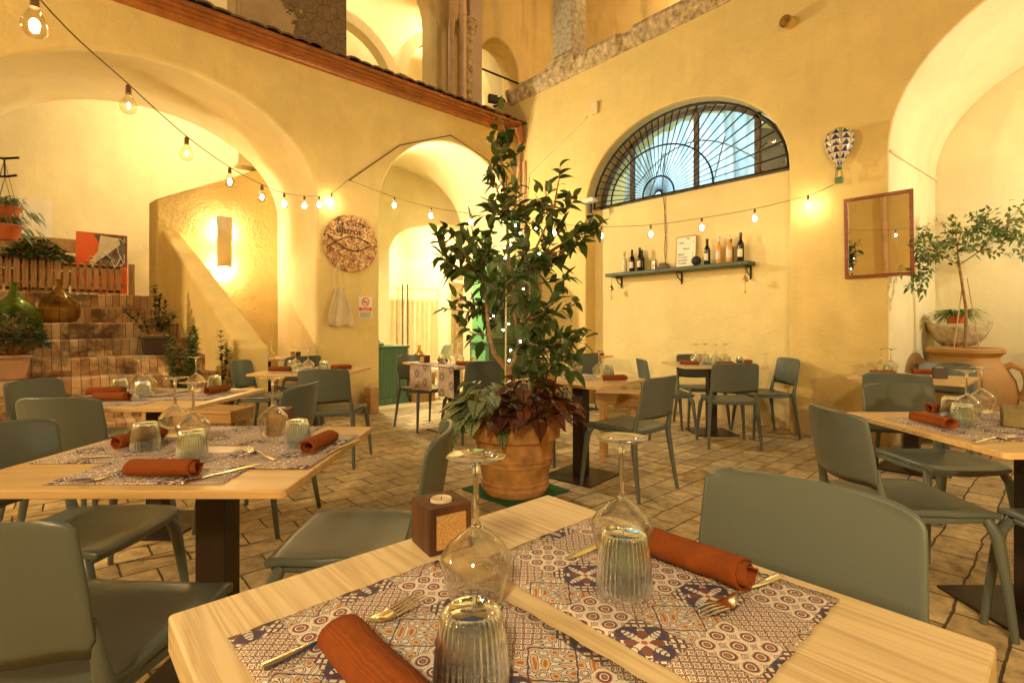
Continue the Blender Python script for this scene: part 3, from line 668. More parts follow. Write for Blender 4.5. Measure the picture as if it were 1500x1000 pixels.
# ================================================================== FURNITURE PROTOTYPES
def make_chair():
    t = thing('plastic_chair', 'x', 'chair', (0, 0, 0))
    # seat: dished rounded square
    q = MB(); n = 12; vs = []; hx, hy = .215, .225
    for j in range(n+1):
        for i in range(n+1):
            u = -1 + 2*i/n; v = -1 + 2*j/n
            k = .13 if v > 0 else .06
            x = u*math.sqrt(1 - k*v*v*abs(v)); y = v*math.sqrt(1 - .11*u*u)
            z = .452 - .012*(1-u*u)*(1-v*v) - (.014 if v > .8 else 0)*(v-.8)/.2 + .008*(abs(u)**4) - .006*(v < -.5)
            vs.append((x*hx*(1.0 if v > 0 else .96), y*hy + .005, z))
    q.add(vs, [(j*(n+1)+i, j*(n+1)+i+1, (j+1)*(n+1)+i+1, (j+1)*(n+1)+i) for j in range(n) for i in range(n)])
    o = q.build('seat', 'chair_plastic', t, smooth=True, solid=.026, bevel=.007)
    # skirt rail under the seat
    q = MB(); q.tube([(-.188, -.20, .432), (-.196, 0, .43), (-.182, .19, .432), (0, .205, .428), (.182, .19, .432), (.196, 0, .43), (.188, -.20, .432), (0, -.20, .43), (-.188, -.20, .432)], .014, 8)
    q.build('seat_rail', 'chair_plastic', t, smooth='auto')
    q = MB(); nx, nz = 14, 10; vs = []
    for j in range(nz+1):
        v = j/nz
        for i in range(nx+1):
            u = -1 + 2*i/nx
            hw = .222 - .006*v; rnd = .12
            if v > 1 - rnd*1.4: hw2 = 1 - .085*((v - (1-rnd*1.4))/(rnd*1.4))**4
            else: hw2 = 1
            v = v**.75; z = .545 + .275*v
            if v == 1 or v > .8: z -= .018*abs(u)**8*(v-.8)/.2
            z -= (1-v)*(.022*(1-u*u) + .03*max(0, (abs(u)-.82)/.18))                               # bottom edge bows down
            y = -.205 - .018 - .16*(z-.5) - .045*(1-u*u)
            vs.append((u*hw*hw2, y, z))
    q.add(vs, [(j*(nx+1)+i, j*(nx+1)+i+1, (j+1)*(nx+1)+i+1, (j+1)*(nx+1)+i) for j in range(nz) for i in range(nx)])
    q.build('backrest', 'chair_plastic', t, smooth=True, solid=.015, sub=1)
    for s in (-1, 1):
        q = MB(); q.tube([(s*.236, .232, 0), (s*.222, .215, .20), (s*.205, .195, .38), (s*.185, .17, .437)], [.0125, .016, .021, .018], 10)
        q.build('leg', 'chair_plastic', t, smooth='auto')
        q = MB(); q.tube([(s*.240, -.262, 0), (s*.226, -.228, .22), (s*.213, -.202, .42), (s*.207, -.216, .50), (s*.207, -.228, .56), (s*.206, -.236, .62)], [.0125, .0165, .021, .017, .012, .004], 10)
        q.build('leg', 'chair_plastic', t, smooth='auto')
    return t
CHAIR = Proto(make_chair())
def make_table(wd, dp, th=.022, mat='oak_top', top=.75, base=.44, off=(0, 0)):
    t = thing('cafe_table', 'x', 'table')
    q = MB(); r_ = .022 if th < .03 else .008; vs = []
    for sx, sy, a0 in ((1, 1, 0), (-1, 1, 90), (-1, -1, 180), (1, -1, 270)):
        for k in range(5):
            a = R(a0 + k*22.5); vs.append((sx*(wd/2-r_) + r_*math.cos(a), sy*(dp/2-r_) + r_*math.sin(a)))
    q.loft([(x, y, top-th) for x, y in vs], [(x, y, top) for x, y in vs]).build('tabletop', mat, t, bevel=.0025 if th < .03 else .004)
    MB().box((off[0], off[1], (top-th+.012)/2), (.095, .095, top-th-.012)).build('column', 'dark_steel', t, bevel=.004)
    MB().box((off[0], off[1], .006), (base, base, .012)).build('base_plate', 'dark_steel', t, bevel=.003)
    return t
def make_glass(s=1.0):
    t = thing('wine_glass', 'x', 'wine glass')
    MB().lathe([(0.0, .1095), (.0050, .1105), (.0075, .114), (.0048, .122), (.0040, .15), (.0042, .185), (.0065, .203), (.016, .2095), (.043, .2135), (.0445, .2150), (.043, .2162), (.016, .2155), (0, .2150)], 40).build('stem', 'stem_glass', t, smooth=True)
    po_ = [(.0375, .0), (.0435, .022), (.0495, .045), (.0525, .058), (.0535, .064), (.0515, .071), (.040, .086), (.024, .100), (.011, .1095), (.0, .1125)]
    MB().lathe(po_ + [(max(0, r_ - .0013), z - (.0013 if z > .06 else 0)) for r_, z in po_[::-1]] + [po_[0]], 48).build('bowl', 'clear_glass', t, smooth=True)
    return t
def make_tumbler():
    t = MB().lathe([(0, .094), (.024, .094), (.030, .092), (.0325, .087), (.0355, .072), (.0385, .050), (.0410, .020), (.0415, .001), (.0400, 0), (.0390, .001), (.0388, .020), (.0365, .050), (.0335, .070), (.0300, .081), (.024, .0835), (0, .084)], 264, rib=(3, 6, 33, .0019)).build('tumbler', 'tumbler_glass', smooth=True)
    return tag(t, 'x', 'tumbler')
def make_napkin():
    q = MB(); n = 60; L = .175; cs = []
    for i in range(n+1):
        t_ = i/n; a = t_*2*PI*2.1 + .6; r_ = .0262 - .0118*t_
        cs.append((r_*math.cos(a)*1.10, r_*math.sin(a)*.86 + .0235, a))
    m_ = 14; vs = []
    for k in range(m_+1):
        x = -L/2 + L*k/m_; j = 1 + .02*math.sin(k*1.7)
        for (y, z, a) in cs: f_ = 1 + .022*math.sin(k*.6 + a*1.3) + .012*math.sin(k*1.3 - a*.7); vs.append((x + (.004*math.sin(a*1.3 + k) + .003*a*.5 - .004 if k in (0, m_) else 0), y*f_, .0235 + (z - .0235)*f_))
    q.add(vs, [(k*(n+1)+i, k*(n+1)+i+1, (k+1)*(n+1)+i+1, (k+1)*(n+1)+i) for k in range(m_) for i in range(n)])
    o = q.build('rolled_napkin', 'napkin', smooth=True, solid=.0026)
    return tag(o, 'x', 'napkin')
def make_fork():
    q = MB(); pts = [(-.098, .007, .0035), (-.07, .0072, .0045), (-.03, .0045, .007), (.0, .0032, .011), (.018, .0035, .010), (.030, .009, .005), (.045, .0125, .0035), (.058, .0122, .005)]
    vs = []
    for x, hw, z in pts: vs += [(x, -hw, z), (x, 0, z + .0016), (x, hw, z), (x, 0, z - .0010)]
    fs = [(i*4+a, i*4+(a+1) % 4, (i+1)*4+(a+1) % 4, (i+1)*4+a) for i in range(len(pts)-1) for a in range(4)] + [(0, 1, 2, 3), tuple(range(len(pts)*4-4, len(pts)*4))[::-1]]
    q.add(vs, fs)
    for k in range(4): y = -.0102 + k*.0068; q.tube([(.054, y, .0048), (.080, y, .0085), (.101, y*.92, .010)], [.0021, .0018, .0008], 6)
    return tag(q.build('fork', 'steel', smooth='auto', bevel=.0006), 'x', 'fork')
def make_knife():
    q = MB(); pts = [(-.11, .0075, .0035), (-.09, .0085, .0045), (-.02, .0055, .0045), (0, .006, .003), (.02, .0095, .0022), (.08, .0095, .0022), (.105, .005, .002), (.112, .001, .002)]
    vs = []
    for x, hw, z in pts: vs += [(x, -hw, z), (x, 0, z + .0018 if x < 0 else z + .0006), (x, hw, z), (x, 0, z - .0012)]
    q.add(vs, [(i*4+a, i*4+(a+1) % 4, (i+1)*4+(a+1) % 4, (i+1)*4+a) for i in range(len(pts)-1) for a in range(4)] + [(0, 1, 2, 3), tuple(range(len(pts)*4-4, len(pts)*4))[::-1]])
    return tag(q.build('knife', 'steel', smooth='auto'), 'x', 'knife')
def make_mat():
    q = MB(); nx, ny = 24, 16; wd, dp = .46, .33; vs = []
    for j in range(ny+1):
        for i in range(nx+1):
            x = -wd/2 + wd*i/nx; y = -dp/2 + dp*j/ny
            if i in (0, nx): x += .0016*math.sin(j*2.1)
            if j in (0, ny): y += .0016*math.sin(i*1.7)
            vs.append((x, y, .0012 + .0009*math.sin(x*23 + y*9)*(1 if 0 < i < nx and 0 < j < ny else .2)))
    q.add(vs, [(j*(nx+1)+i, j*(nx+1)+i+1, (j+1)*(nx+1)+i+1, (j+1)*(nx+1)+i) for j in range(ny) for i in range(nx)])
    return tag(q.build('placemat', 'majolica', smooth=True, solid=.0012), 'x', 'placemat')
def make_candle_box(mat='old_wood', cork=True):
    t = thing('candle_holder', 'x', 'candle holder'); s = .084
    q = MB(); h = s/2; n = 24; vs = []
    # block with a round cup in its top
    q.add([(-h, -h, 0), (h, -h, 0), (h, h, 0), (-h, h, 0), (-h, -h, s), (h, -h, s), (h, h, s), (-h, h, s)], [(3, 2, 1, 0), (0, 1, 5, 4), (1, 2, 6, 5), (2, 3, 7, 6), (3, 0, 4, 7)])
    ring = []
    for i in range(n):
        a = 2*PI*i/n - 3*PI/4; m_ = max(abs(math.cos(a)), abs(math.sin(a))); vs.append((h*math.cos(a)/m_, h*math.sin(a)/m_, s))
    vs += [(.0225*math.cos(2*PI*i/n - 3*PI/4), .0225*math.sin(2*PI*i/n - 3*PI/4), s) for i in range(n)]
    vs += [(.0225*math.cos(2*PI*i/n - 3*PI/4), .0225*math.sin(2*PI*i/n - 3*PI/4), s-.014) for i in range(n)]
    q.add(vs, [(i, (i+1) % n, n+(i+1) % n, n+i) for i in range(n)] + [(n+i, n+(i+1) % n, 2*n+(i+1) % n, 2*n+i) for i in range(n)] + [tuple(range(2*n, 3*n))])
    q.build('block', mat, t, bevel=.0025)
    c = MB().lathe([(0, s-.013), (.0205, s-.013), (.0208, s+.001), (.0195, s+.003), (.0185, s-.001), (0, s-.0015)], 24).build('tealight', 'wax', t, smooth='auto')
    MB().tube([(0, 0, s-.001), (.001, 0, s+.006)], .0007, 5).build('wick', 'black_matt', c)
    if cork: MB().box((.0, -h-.0015, s*.48), (.058, .004, .060)).build('cork_panel', 'cork', t)
    return t
GLASS = Proto(make_glass()); TUMB = Proto(make_tumbler()); NAP = Proto(make_napkin()); FORK = Proto(make_fork()); KNIFE = Proto(make_knife()); MAT = Proto(make_mat()); CBOX = Proto(make_candle_box())
def wz_(l, t, z): x, y = W(l, t); return (x, y, z)
GC = 'grey green plastic chair '
def chair(l, t, fl_, ft, label, dx=0):
    """l, t: seat centre; (fl_, ft): the way the sitter faces, in the table rows' own axes"""
    fx = fl_*RT[0] + ft*FW[0]; fy = fl_*RT[1] + ft*FW[1]; CHAIR.put(wz_(l, t, 0), math.atan2(-fx, fy), label, 'grey green plastic chairs')
GR = G
# ------------------------------------------------------------------ tables
t1 = make_table(.80, .78, .052, 'ash_top'); t1['label'] = 'thick pale ash table closest to the viewer, standing apart at the bottom'; t1['group'] = 'square cafe tables'
t1.location = (5.985, -5.495, 0)
def table(proto, l, t, label, rz=None): 
    return proto.put(wz_(l, t, 0), G if rz is None else rz, label, 'square cafe tables')
TB = Proto(make_table(.86, .82)); TS = Proto(make_table(.74, .74)); TL = Proto(make_table(.90, .82, off=(.05, 0)))
TL.put(wz_(-1.02, 1.69, 0), G, 'oak topped table at left with four placemats and three wine glasses', 'square cafe tables')
table(TB, -2.06, 2.99, 'oak topped table right in front of the brick stairs')
table(TB, -1.87, 4.82, 'oak topped table beside the left pier, past the stair parapet')
TS.put((-.62, -3.92, 0), 0, 'table tucked in the passage behind the stair parapet', 'square cafe tables')
T5 = make_table(1.05, .72); T5['label'] = 'table at the doorway with a patterned runner hanging down its front'; T5['group'] = 'square cafe tables'; T5.location = (1.76, -2.64, 0)
TS.put((3.86, -2.94, 0), R(8), 'oak topped table just right of the big terracotta pot', 'square cafe tables')
TS.put((1.72, -.50, 0), 0, 'small table in the corner behind the leafy tree', 'square cafe tables')
table(TB, 2.18, 5.60, 'table under the wall shelf with four chairs round it')
T9 = make_table(1.02, .80); T9['label'] = 'oak topped table cut off by the right edge, with a green wooden box'; T9['group'] = 'square cafe tables'; T9.location = wz_(2.11, 2.06, 0); T9.rotation_euler[2] = G
TS.put((5.55, -.80, 0), 0, 'table in front of the big terracotta jar', 'square cafe tables')
# ------------------------------------------------------------------ chairs
chair(-.975, 1.20, .05, 1, GC + 'at bottom left, its back to the viewer')
chair(-1.50, 1.78, 1, 0, GC + 'at the left end of the three glass table, facing right')
chair(-2.20, 2.76, 0, 1, GC + 'with its dark back in front of the stairs table')
chair(-2.80, 3.30, 1, .02, GC + 'at the far left end of the stairs table')
chair(-.525, 1.73, -1, .0, GC + 'turned sideways just left of the nearest candle holder')
CHAIR.put((6.075, -5.075, 0), PI + R(5), GC + 'tucked in behind the ash table near the rust napkin', 'grey green plastic chairs')
CHAIR.put((5.97, -3.38, 0), R(-45), GC + 'seen from behind at the right table, nearest to the pavers', 'grey green plastic chairs')
chair(2.27, 2.74, 0, -1, GC + 'facing the viewer behind the right table')
CHAIR.put((5.56, -1.12, 0), 0, GC + 'with dark back tucked at the terracotta jar table', 'grey green plastic chairs')
CHAIR.put((5.62, -.02, 0), PI, GC + 'between the jar and its table, facing the viewer', 'grey green plastic chairs')
chair(2.08, 1.77, 0, 1, GC + 'cut off at the bottom right corner')
CHAIR.put((4.26, -2.90, 0), R(90), GC + 'right of the pot table, side on, beside the pale stool', 'grey green plastic chairs')
chair(2.12, 5.05, .12, 1, GC + 'with its back to the viewer at the shelf table')
chair(2.70, 5.50, -1, -.05, GC + 'at the right end of the shelf table by the wall')
chair(1.66, 5.46, 1, 0, GC + 'at the left end of the shelf table, seen edge on')
chair(2.22, 6.00, 0, -1, GC + 'behind the shelf table against the wall')
CHAIR.put((3.30, -2.74, 0), R(-80), GC + 'behind the big pot at the left of its neighbour table', 'grey green plastic chairs')
chair(.92, 6.80, 0, 1, GC + 'with its back to the viewer at the corner table')
CHAIR.put((1.40, -2.80, 0), R(-90), GC + 'at the left end of the doorway table', 'grey green plastic chairs')
CHAIR.put((2.20, -2.74, 0), R(82), GC + 'at the right end of the doorway table, beside the begonias', 'grey green plastic chairs')
CHAIR.put((.16, -3.82, 0), R(90), 'grey green plastic chair in the passage behind the pier', 'grey green plastic chairs')
chair(-1.52, 4.42, .02, 1, GC + 'with its broad back to the viewer at the left pier table')
chair(-2.48, 5.2, 1, 0, GC + 'half hidden by the stair parapet end')
chair(-1.52, 3.07, -1, .1, GC + 'at the right end of the stairs table, side on')

# ------------------------------------------------------------------ foreground table setting
Z = .7505
def putmat(x, y, rz, label, z=Z): return MAT.put((x, y, z), rz, 'tile print placemat ' + label, 'tile print placemats')
putmat(5.985, -5.297, 0, 'under the near glass and napkin closer to the tucked in chair')
m2 = putmat(5.935, -5.668, R(.8), 'at the viewer side of the ash table'); 
def glass(x, y, label, z=Z + .002): return GLASS.put((x, y, z), random.uniform(0, 6), 'upturned wine glass ' + label, 'upturned wine glasses')
def tumb(x, y, label, z=Z + .002): return TUMB.put((x, y, z), random.uniform(0, 6), 'upturned ribbed tumbler ' + label, 'upturned ribbed tumblers')
def nap(x, y, rz, label, z=Z + .003): return NAP.put((x, y, z), rz, 'rust rolled napkin ' + label, 'rolled rust napkins')
def fork(x, y, rz, label, z=Z + .002): return FORK.put((x, y, z), rz, 'steel fork ' + label, 'forks')
def knife(x, y, rz, label, z=Z + .002): return KNIFE.put((x, y, z), rz, 'steel knife ' + label, 'knives')
def cbox(x, y, rz, label, z=Z): return CBOX.put((x, y, z), rz, label, 'wooden candle holders')
glass(5.856, -5.540, 'at left on the ash table'); glass(5.925, -5.275, 'at right on the ash table')
tumb(6.000, -5.660, 'nearest of all, at the bottom of the ash table'); tumb(5.986, -5.353, 'in front of the right glass of the ash table')
nap(5.925, -5.742, 0, 'nearest of all, cut by the bottom edge'); nap(6.022, -5.213, 0, 'on the ash table beside the tucked in chair')
f_ = fork(5.806, -5.712, R(90), 'with its tines past the nearest napkin'); f_.scale = (1.13, 1.13, 1.13)
f_ = fork(6.118, -5.235, R(-97), 'leaning at the end of the right ash table napkin', Z + .004); f_.scale = (1.05, 1.05, 1.05)
knife(5.855, -5.230, R(-90), 'half hidden behind the right glass of the ash table')
cbox(5.650, -5.462, G + R(33), 'dark wood candle holder with cork panel and tealight on the ash table')
def lp(l, t): return W(l, t)
def on(fn, l, t, *a, **k): x, y = W(l, t); return fn(x, y, *a, **k)
# ------------------------------------------------------------------ three glass table (left)
A = 'on the three glass table at left'
on(putmat, -.985, 1.49, G + R(1), 'at the front edge of the three glass table'); on(putmat, -.745, 1.70, G + R(89), 'at the right end of the three glass table', z=Z + .0015)
on(putmat, -1.28, 1.76, G + R(92), 'at the left end of the three glass table'); on(putmat, -1.0, 1.93, G, 'at the back of the three glass table, mostly behind glasses', z=Z + .0008)
on(nap, -.945, 1.385, G, 'at the front edge of the three glass table', z=Z + .004); on(nap, -1.285, 1.76, G + R(80), 'at the left end of the three glass table', z=Z + .004); on(nap, -.64, 1.70, G + R(84), 'at the right end of the three glass table', z=Z + .004)
on(glass, -1.27, 1.93, 'left of three ' + A); on(glass, -1.105, 1.775, 'middle of three ' + A); on(glass, -.895, 1.915, 'right of three ' + A)
on(tumb, -1.21, 1.69, 'beside the left napkin ' + A); on(tumb, -.975, 1.56, 'behind the front napkin ' + A); on(tumb, -.725, 1.73, 'at the right ' + A)
on(knife, -1.23, 1.60, G + R(12), 'before the left napkin of the three glass table'); on(knife, -.80, 1.42, G + R(62), 'beside the front napkin of the three glass table')
on(fork, -1.07, 1.40, G + R(235), 'under the front napkin of the three glass table'); on(fork, -.80, 1.62, G + R(140), 'on the right placemat of the three glass table'); on(knife, -.57, 1.74, G + R(80), 'right of the right napkin of the three glass table')
on(cbox, -.925, 2.04, G + R(10), 'pale wood candle holder at the back edge of the three glass table')
# ------------------------------------------------------------------ stairs table
A = 'on the table before the brick stairs'
on(putmat, -2.17, 2.80, G, 'at the front of the stairs table'); on(putmat, -1.86, 3.06, G + R(90), 'at the right end of the stairs table', z=Z + .0012); on(putmat, -2.28, 3.14, G + R(2), 'at the back of the stairs table', z=Z + .0018)
on(nap, -2.19, 2.80, G, 'front left ' + A); on(nap, -2.42, 3.05, G + R(20), 'back left ' + A); on(nap, -1.80, 3.12, G + R(82), 'right ' + A)
on(glass, -2.36, 3.24, 'back left ' + A); on(glass, -2.21, 3.10, 'middle ' + A); on(glass, -2.00, 3.24, 'right ' + A)
on(tumb, -2.38, 3.11, 'left ' + A); on(tumb, -2.12, 2.94, 'front ' + A); on(tumb, -1.90, 3.27, 'right ' + A)
on(fork, -2.42, 2.95, G + R(10), 'at the left of the stairs table'); on(knife, -1.72, 3.15, G + R(75), 'at the right of the stairs table')
# ------------------------------------------------------------------ left pier table
A = 'on the left pier table'
on(putmat, -1.87, 4.62, G, 'at the front of the left pier table'); on(putmat, -1.87, 5.03, G, 'at the back of the left pier table')
on(nap, -2.10, 4.62, G + R(20), 'left ' + A); on(nap, -1.62, 4.85, G, 'right ' + A); on(glass, -1.97, 4.66, 'left ' + A); on(glass, -1.83, 4.60, 'right ' + A); on(tumb, -2.04, 4.74, 'left ' + A); on(tumb, -1.73, 4.70, 'right ' + A)
A = 'in the passage behind the left pier table'
putmat(-.55, -3.85, R(90), A); glass(-.50, -4.02, 'left ' + A); glass(-.40, -3.92, 'right ' + A); tumb(-.62, -4.05, A); nap(-.45, -4.10, R(60), A)
cbox(-.28, -3.66, R(20), 'small pale candle holder in the passage behind the left pier table')
# ------------------------------------------------------------------ doorway table
def hang(x0, x1, y, z0, z1, label):
    q = MB(); n = 10; vs = []
    for i in range(n+1):
        x = (x1-x0)*i/n
        for k in range(9): z = -(z1-z0)*k/8; vs.append((x - (x1-x0)/2, -.004*math.sin(i*1.1)*k/8 - .003, z))
        vs.append((x - (x1-x0)/2, .25, .0035))
    q.add(vs, [(i*10+k, i*10+k+1, i*10+11+k, i*10+10+k) for i in range(n) for k in range(8)] + [(i*10, i*10+9, i*10+19, i*10+10) for i in range(n)])
    m_ = bpy.data.materials.get('hanging_print')
    if not m_:
        m_ = M['majolica'].copy(); m_.name = 'hanging_print'; M['majolica_v'] = m_
        nt = m_.node_tree
        for l in list(nt.links):
            if l.from_node.type == 'TEX_COORD' and l.to_node.type == 'SEPXYZ':
                tc = l.from_node; to = l.to_socket; mp = nt.nodes.new('ShaderNodeMapping'); mp.inputs['Rotation'].default_value = (R(90), 0, 0)
                nt.links.new(tc.outputs['Object'], mp.inputs[0]); nt.links.new(mp.outputs[0], to)
    tag(q.build('placemat', 'majolica_v', smooth=True, loc=(x0/2 + x1/2, y, z1)), 'tile print placemat ' + label, 'placemat', 'tile print placemats')
hang(1.42, 1.86, -3.003, .47, .7515, 'hanging over the doorway table edge, left one'); hang(1.99, 2.26, -3.003, .44, .7515, 'hanging over the doorway table edge, right one')
A = 'on the doorway table'
cbox(1.50, -2.86, R(15), 'small reddish wooden candle holder on the doorway table'); nap(1.62, -2.70, R(-10), 'left ' + A); nap(2.16, -2.80, R(20), 'right ' + A)
glass(1.86, -2.72, 'left ' + A); glass(2.00, -2.74, 'right ' + A); tumb(1.72, -2.78, 'left ' + A); tumb(2.10, -2.62, 'right ' + A)
# ------------------------------------------------------------------ pot table
A = 'on the table right of the big pot'
putmat(3.80, -2.80, R(98), 'spread on the table right of the big pot'); cbox(3.80, -3.23, R(60), 'dark wooden candle holder on the table right of the big pot'); on(nap, .76, 3.82, G + R(12), A)
on(glass, .525, 4.22, 'left ' + A); on(glass, .70, 4.12, 'right ' + A); on(tumb, .45, 4.30, 'left ' + A); on(tumb, .79, 4.18, 'right ' + A)
# ------------------------------------------------------------------ corner table
A = 'on the corner table behind the tree'
nap(1.98, -.38, R(30), A); glass(1.80, -.62, 'left ' + A); glass(1.60, -.40, 'right ' + A); tumb(1.95, -.70, 'right ' + A); tumb(1.55, -.72, 'left ' + A)
# ------------------------------------------------------------------ shelf table
A = 'on the table under the wall shelf'
on(putmat, 2.0, 5.42, G, 'at the front of the shelf table'); on(putmat, 2.1, 5.8, G, 'at the back of the shelf table')
for (l, t), s_ in zip(((2.02, 5.62), (2.17, 5.74), (2.23, 5.60), (2.36, 5.68)), ('leftmost of four ', 'second of four from left ', 'third of four from left ', 'rightmost of four ')): on(glass, l, t, s_ + A)
for (l, t), s_ in zip(((1.97, 5.54), (2.09, 5.48), (2.20, 5.46), (2.31, 5.50), (2.42, 5.44)), ('first of five ', 'second from left ', 'middle one ', 'second from right ', 'last of five ')): on(tumb, l, t, s_ + A)
on(nap, 1.88, 5.44, G + R(-30), 'at left ' + A); on(nap, 2.20, 5.30, G, 'in front ' + A); on(nap, 2.52, 5.56, G + R(20), 'at right ' + A)
# ------------------------------------------------------------------ right table
A = 'on the right table with the green box'
on(putmat, 1.82, 2.06, G + R(90), 'at the left end of the right table'); on(putmat, 2.13, 1.92, G + R(2), 'in the middle of the right table', z=Z + .0012); on(putmat, 2.15, 2.28, G, 'at the back of the right table', z=Z + .0016)
on(nap, 1.725, 2.10, G + R(92), 'front left ' + A, z=Z + .004); on(nap, 2.03, 2.40, G + R(5), 'back left ' + A, z=Z + .004)
on(tumb, 1.835, 2.085, 'front ' + A); on(tumb, 1.975, 2.30, 'back ' + A); on(glass, 1.985, 2.235, 'left ' + A); on(glass, 2.22, 2.42, 'right ' + A)
on(fork, 1.72, 1.83, G + R(20), 'at the front edge of the right table'); on(knife, 1.80, 1.86, G + R(8), 'near the front edge of the right table')
bxx = MB().box((0, 0, .04), (.12, .10, .078)); bo = bxx.build('wooden_box', 'box_green', bevel=.003); bo.location = wz_(2.08, 2.09, Z + .002); bo.rotation_euler[2] = G + R(-38)
tag(bo, 'greenish wooden box at the right edge table, beside the upturned glasses', 'box')
# ------------------------------------------------------------------ jar table
A = 'on the table before the terracotta jar'
putmat(5.45, -.85, R(0), 'on the jar table'); glass(5.30, -.62, 'left ' + A); glass(5.36, -.56, 'right ' + A); tumb(5.36, -.70, A)
nap(5.37, -.92, R(40), 'front ' + A); nap(5.58, -.52, R(30), 'back ' + A)
cb = make_candle_box('plastic_dark', False); cb.location = (5.72, -.78, Z); cb.rotation_euler[2] = R(20); tag(cb, 'dark candle holder on the table before the terracotta jar', None, 'wooden candle holders')
# ------------------------------------------------------------------ benches and stools
def stool(name, x, y, rz, wd, dp, h, label, cat):
    t = thing(name, label, cat, (x, y, 0), rz)
    q = MB(); n = 3
    for i in range(n): q.box((0, -dp/2 + dp*(i+.5)/n, h - .014), (wd, dp/n - .008, .026))
    q.build('seat', 'pallet_wood', t, bevel=.003)
    q = MB()
    for s in (-1, 1): q.box((0, s*(dp/2-.03), h-.068), (wd-.02, .022, .08)).box((s*(wd/2-.03), 0, h-.068), (.022, dp-.09, .08))
    q.build('apron', 'pallet_wood', t, bevel=.002)
    for sx in (-1, 1):
        for sy in (-1, 1): MB().box((sx*(wd/2-.06), sy*(dp/2-.06), (h-.03)/2), (.042, .042, h-.03)).build('leg', 'pallet_wood', t, bevel=.002)
x, y = W(.93, 4.45); stool('wooden_stool', x, y, G + R(-18), .38, .34, .60, 'pale pallet wood stool between the pot table and its right chair', 'stool')
x, y = W(-2.72, 4.45); stool('wooden_bench', x, y, G + R(-8), .85, .34, .46, 'low pallet wood bench behind the stairs table', 'bench')

# ================================================================== PLANTS
def rv(s=1): return Vector((random.uniform(-s, s), random.uniform(-s, s), random.uniform(-s, s)))
def pot(name, x, y, z, prof, mat, label, cat='pot', ring=None):
    t = thing(name, label, cat, (x, y, z))
    MB().lathe(prof, 48).build('pot_body', mat, t, smooth='auto'); r_, h = max(prof, key=lambda q: q[1]); 
    MB().lathe([(0, h-.06), (r_*.86, h-.06)], 32).build('soil', 'soil', t); return t
# big pot
pot('terracotta_pot', 3.80, -3.58, .012, [(0, 0), (.215, 0), (.225, .012), (.226, .035), (.238, .040), (.238, .054), (.227, .060), (.229, .075), (.240, .080), (.240, .092), (.231, .098), (.250, .20), (.261, .206), (.262, .220), (.254, .226), (.256, .238), (.268, .243), (.269, .258), (.260, .265), (.272, .35), (.276, .375), (.308, .385), (.314, .40), (.318, .49), (.334, .505), (.336, .535), (.310, .545), (.300, .53), (.290, .45)], 'terracotta', 'large ribbed terracotta pot holding the leafy tree')
mt = MB().box((0, 0, .005), (.54, .54, .010)).build('turf_mat', 'turf', loc=(3.78, -3.56, .001)); tag(mt, 'square of green artificial turf under the large terracotta pot', 'mat')
# ficus
fic = thing('leafy_tree', 'tall leafy tree with dark glossy leaves rising from the large pot', 'tree', (3.80, -3.58, .5))
def fw3(l, t, z): x, y = W(l, t); return Vector((x - 3.80, y + 3.58, z - .5))
tips = [(735,168),(722,198),(748,212),(716,238),(742,250),(728,275),(760,225),(738,190),
 (822,245),(798,268),(842,292),(868,315),(884,325),(826,328),(856,345),(808,300),(784,285),
 (640,345),(652,330),(676,338),(650,380),(690,322),(672,362),(704,345),(642,372),(660,400),(688,385),
 (742,292),(758,272),(776,305),(752,330),(790,330),(722,325),(768,352),(738,372),(800,372),(820,385),(838,405),(715,365),(782,395),(752,398),(726,402),
 (668,436),(690,450),(652,452),(696,412),(708,432),(732,424),(764,430),(792,438),(826,420),(846,442),(784,490),(808,470),(836,500),(852,482),(818,535),(790,515),(845,520),(670,470),(770,450),(812,440),(740,448),(770,498),(802,505),(832,505),(858,498),(800,532),(842,538),(718,300),(700,372),(830,360),(860,330),(804,340)]
tr = MB(); lf = MB(); base = fw3(-.01, 3.60, .52)
fork1 = fw3(-.02, 3.6, .84); fA = fw3(-.16, 3.55, 1.10); fB = fw3(.05, 3.63, 1.05); fC = fw3(-.01, 3.66, 1.45); fD = fw3(-.04, 3.62, 1.95); fE = fw3(.12, 3.6, 1.6); fF = fw3(-.20, 3.6, 1.55)
tr.tube([base, base + Vector((.01, .01, .16)), fork1], [.028, .024, .022], 10); tr.tube([fork1, fA*.5 + fork1*.5 + Vector((-.03, -.02, 0)), fA, fF], [.020, .017, .014, .009], 8)
tr.tube([fork1, fB*.5 + fork1*.5 + Vector((.03, 0, .03)), fB, fC, fD, fw3(-.08, 3.6, 2.4)], [.018, .016, .014, .012, .009, .005], 8); tr.tube([fB, fE, fw3(.30, 3.6, 2.0)], [.012, .009, .005], 8)
hubs = [fork1, fA, fB, fC, fD, fE, fF, fw3(-.08, 3.6, 2.4), fw3(.30, 3.6, 2.0), fw3(.1, 3.6, 1.2), fw3(-.1, 3.7, 1.3)]
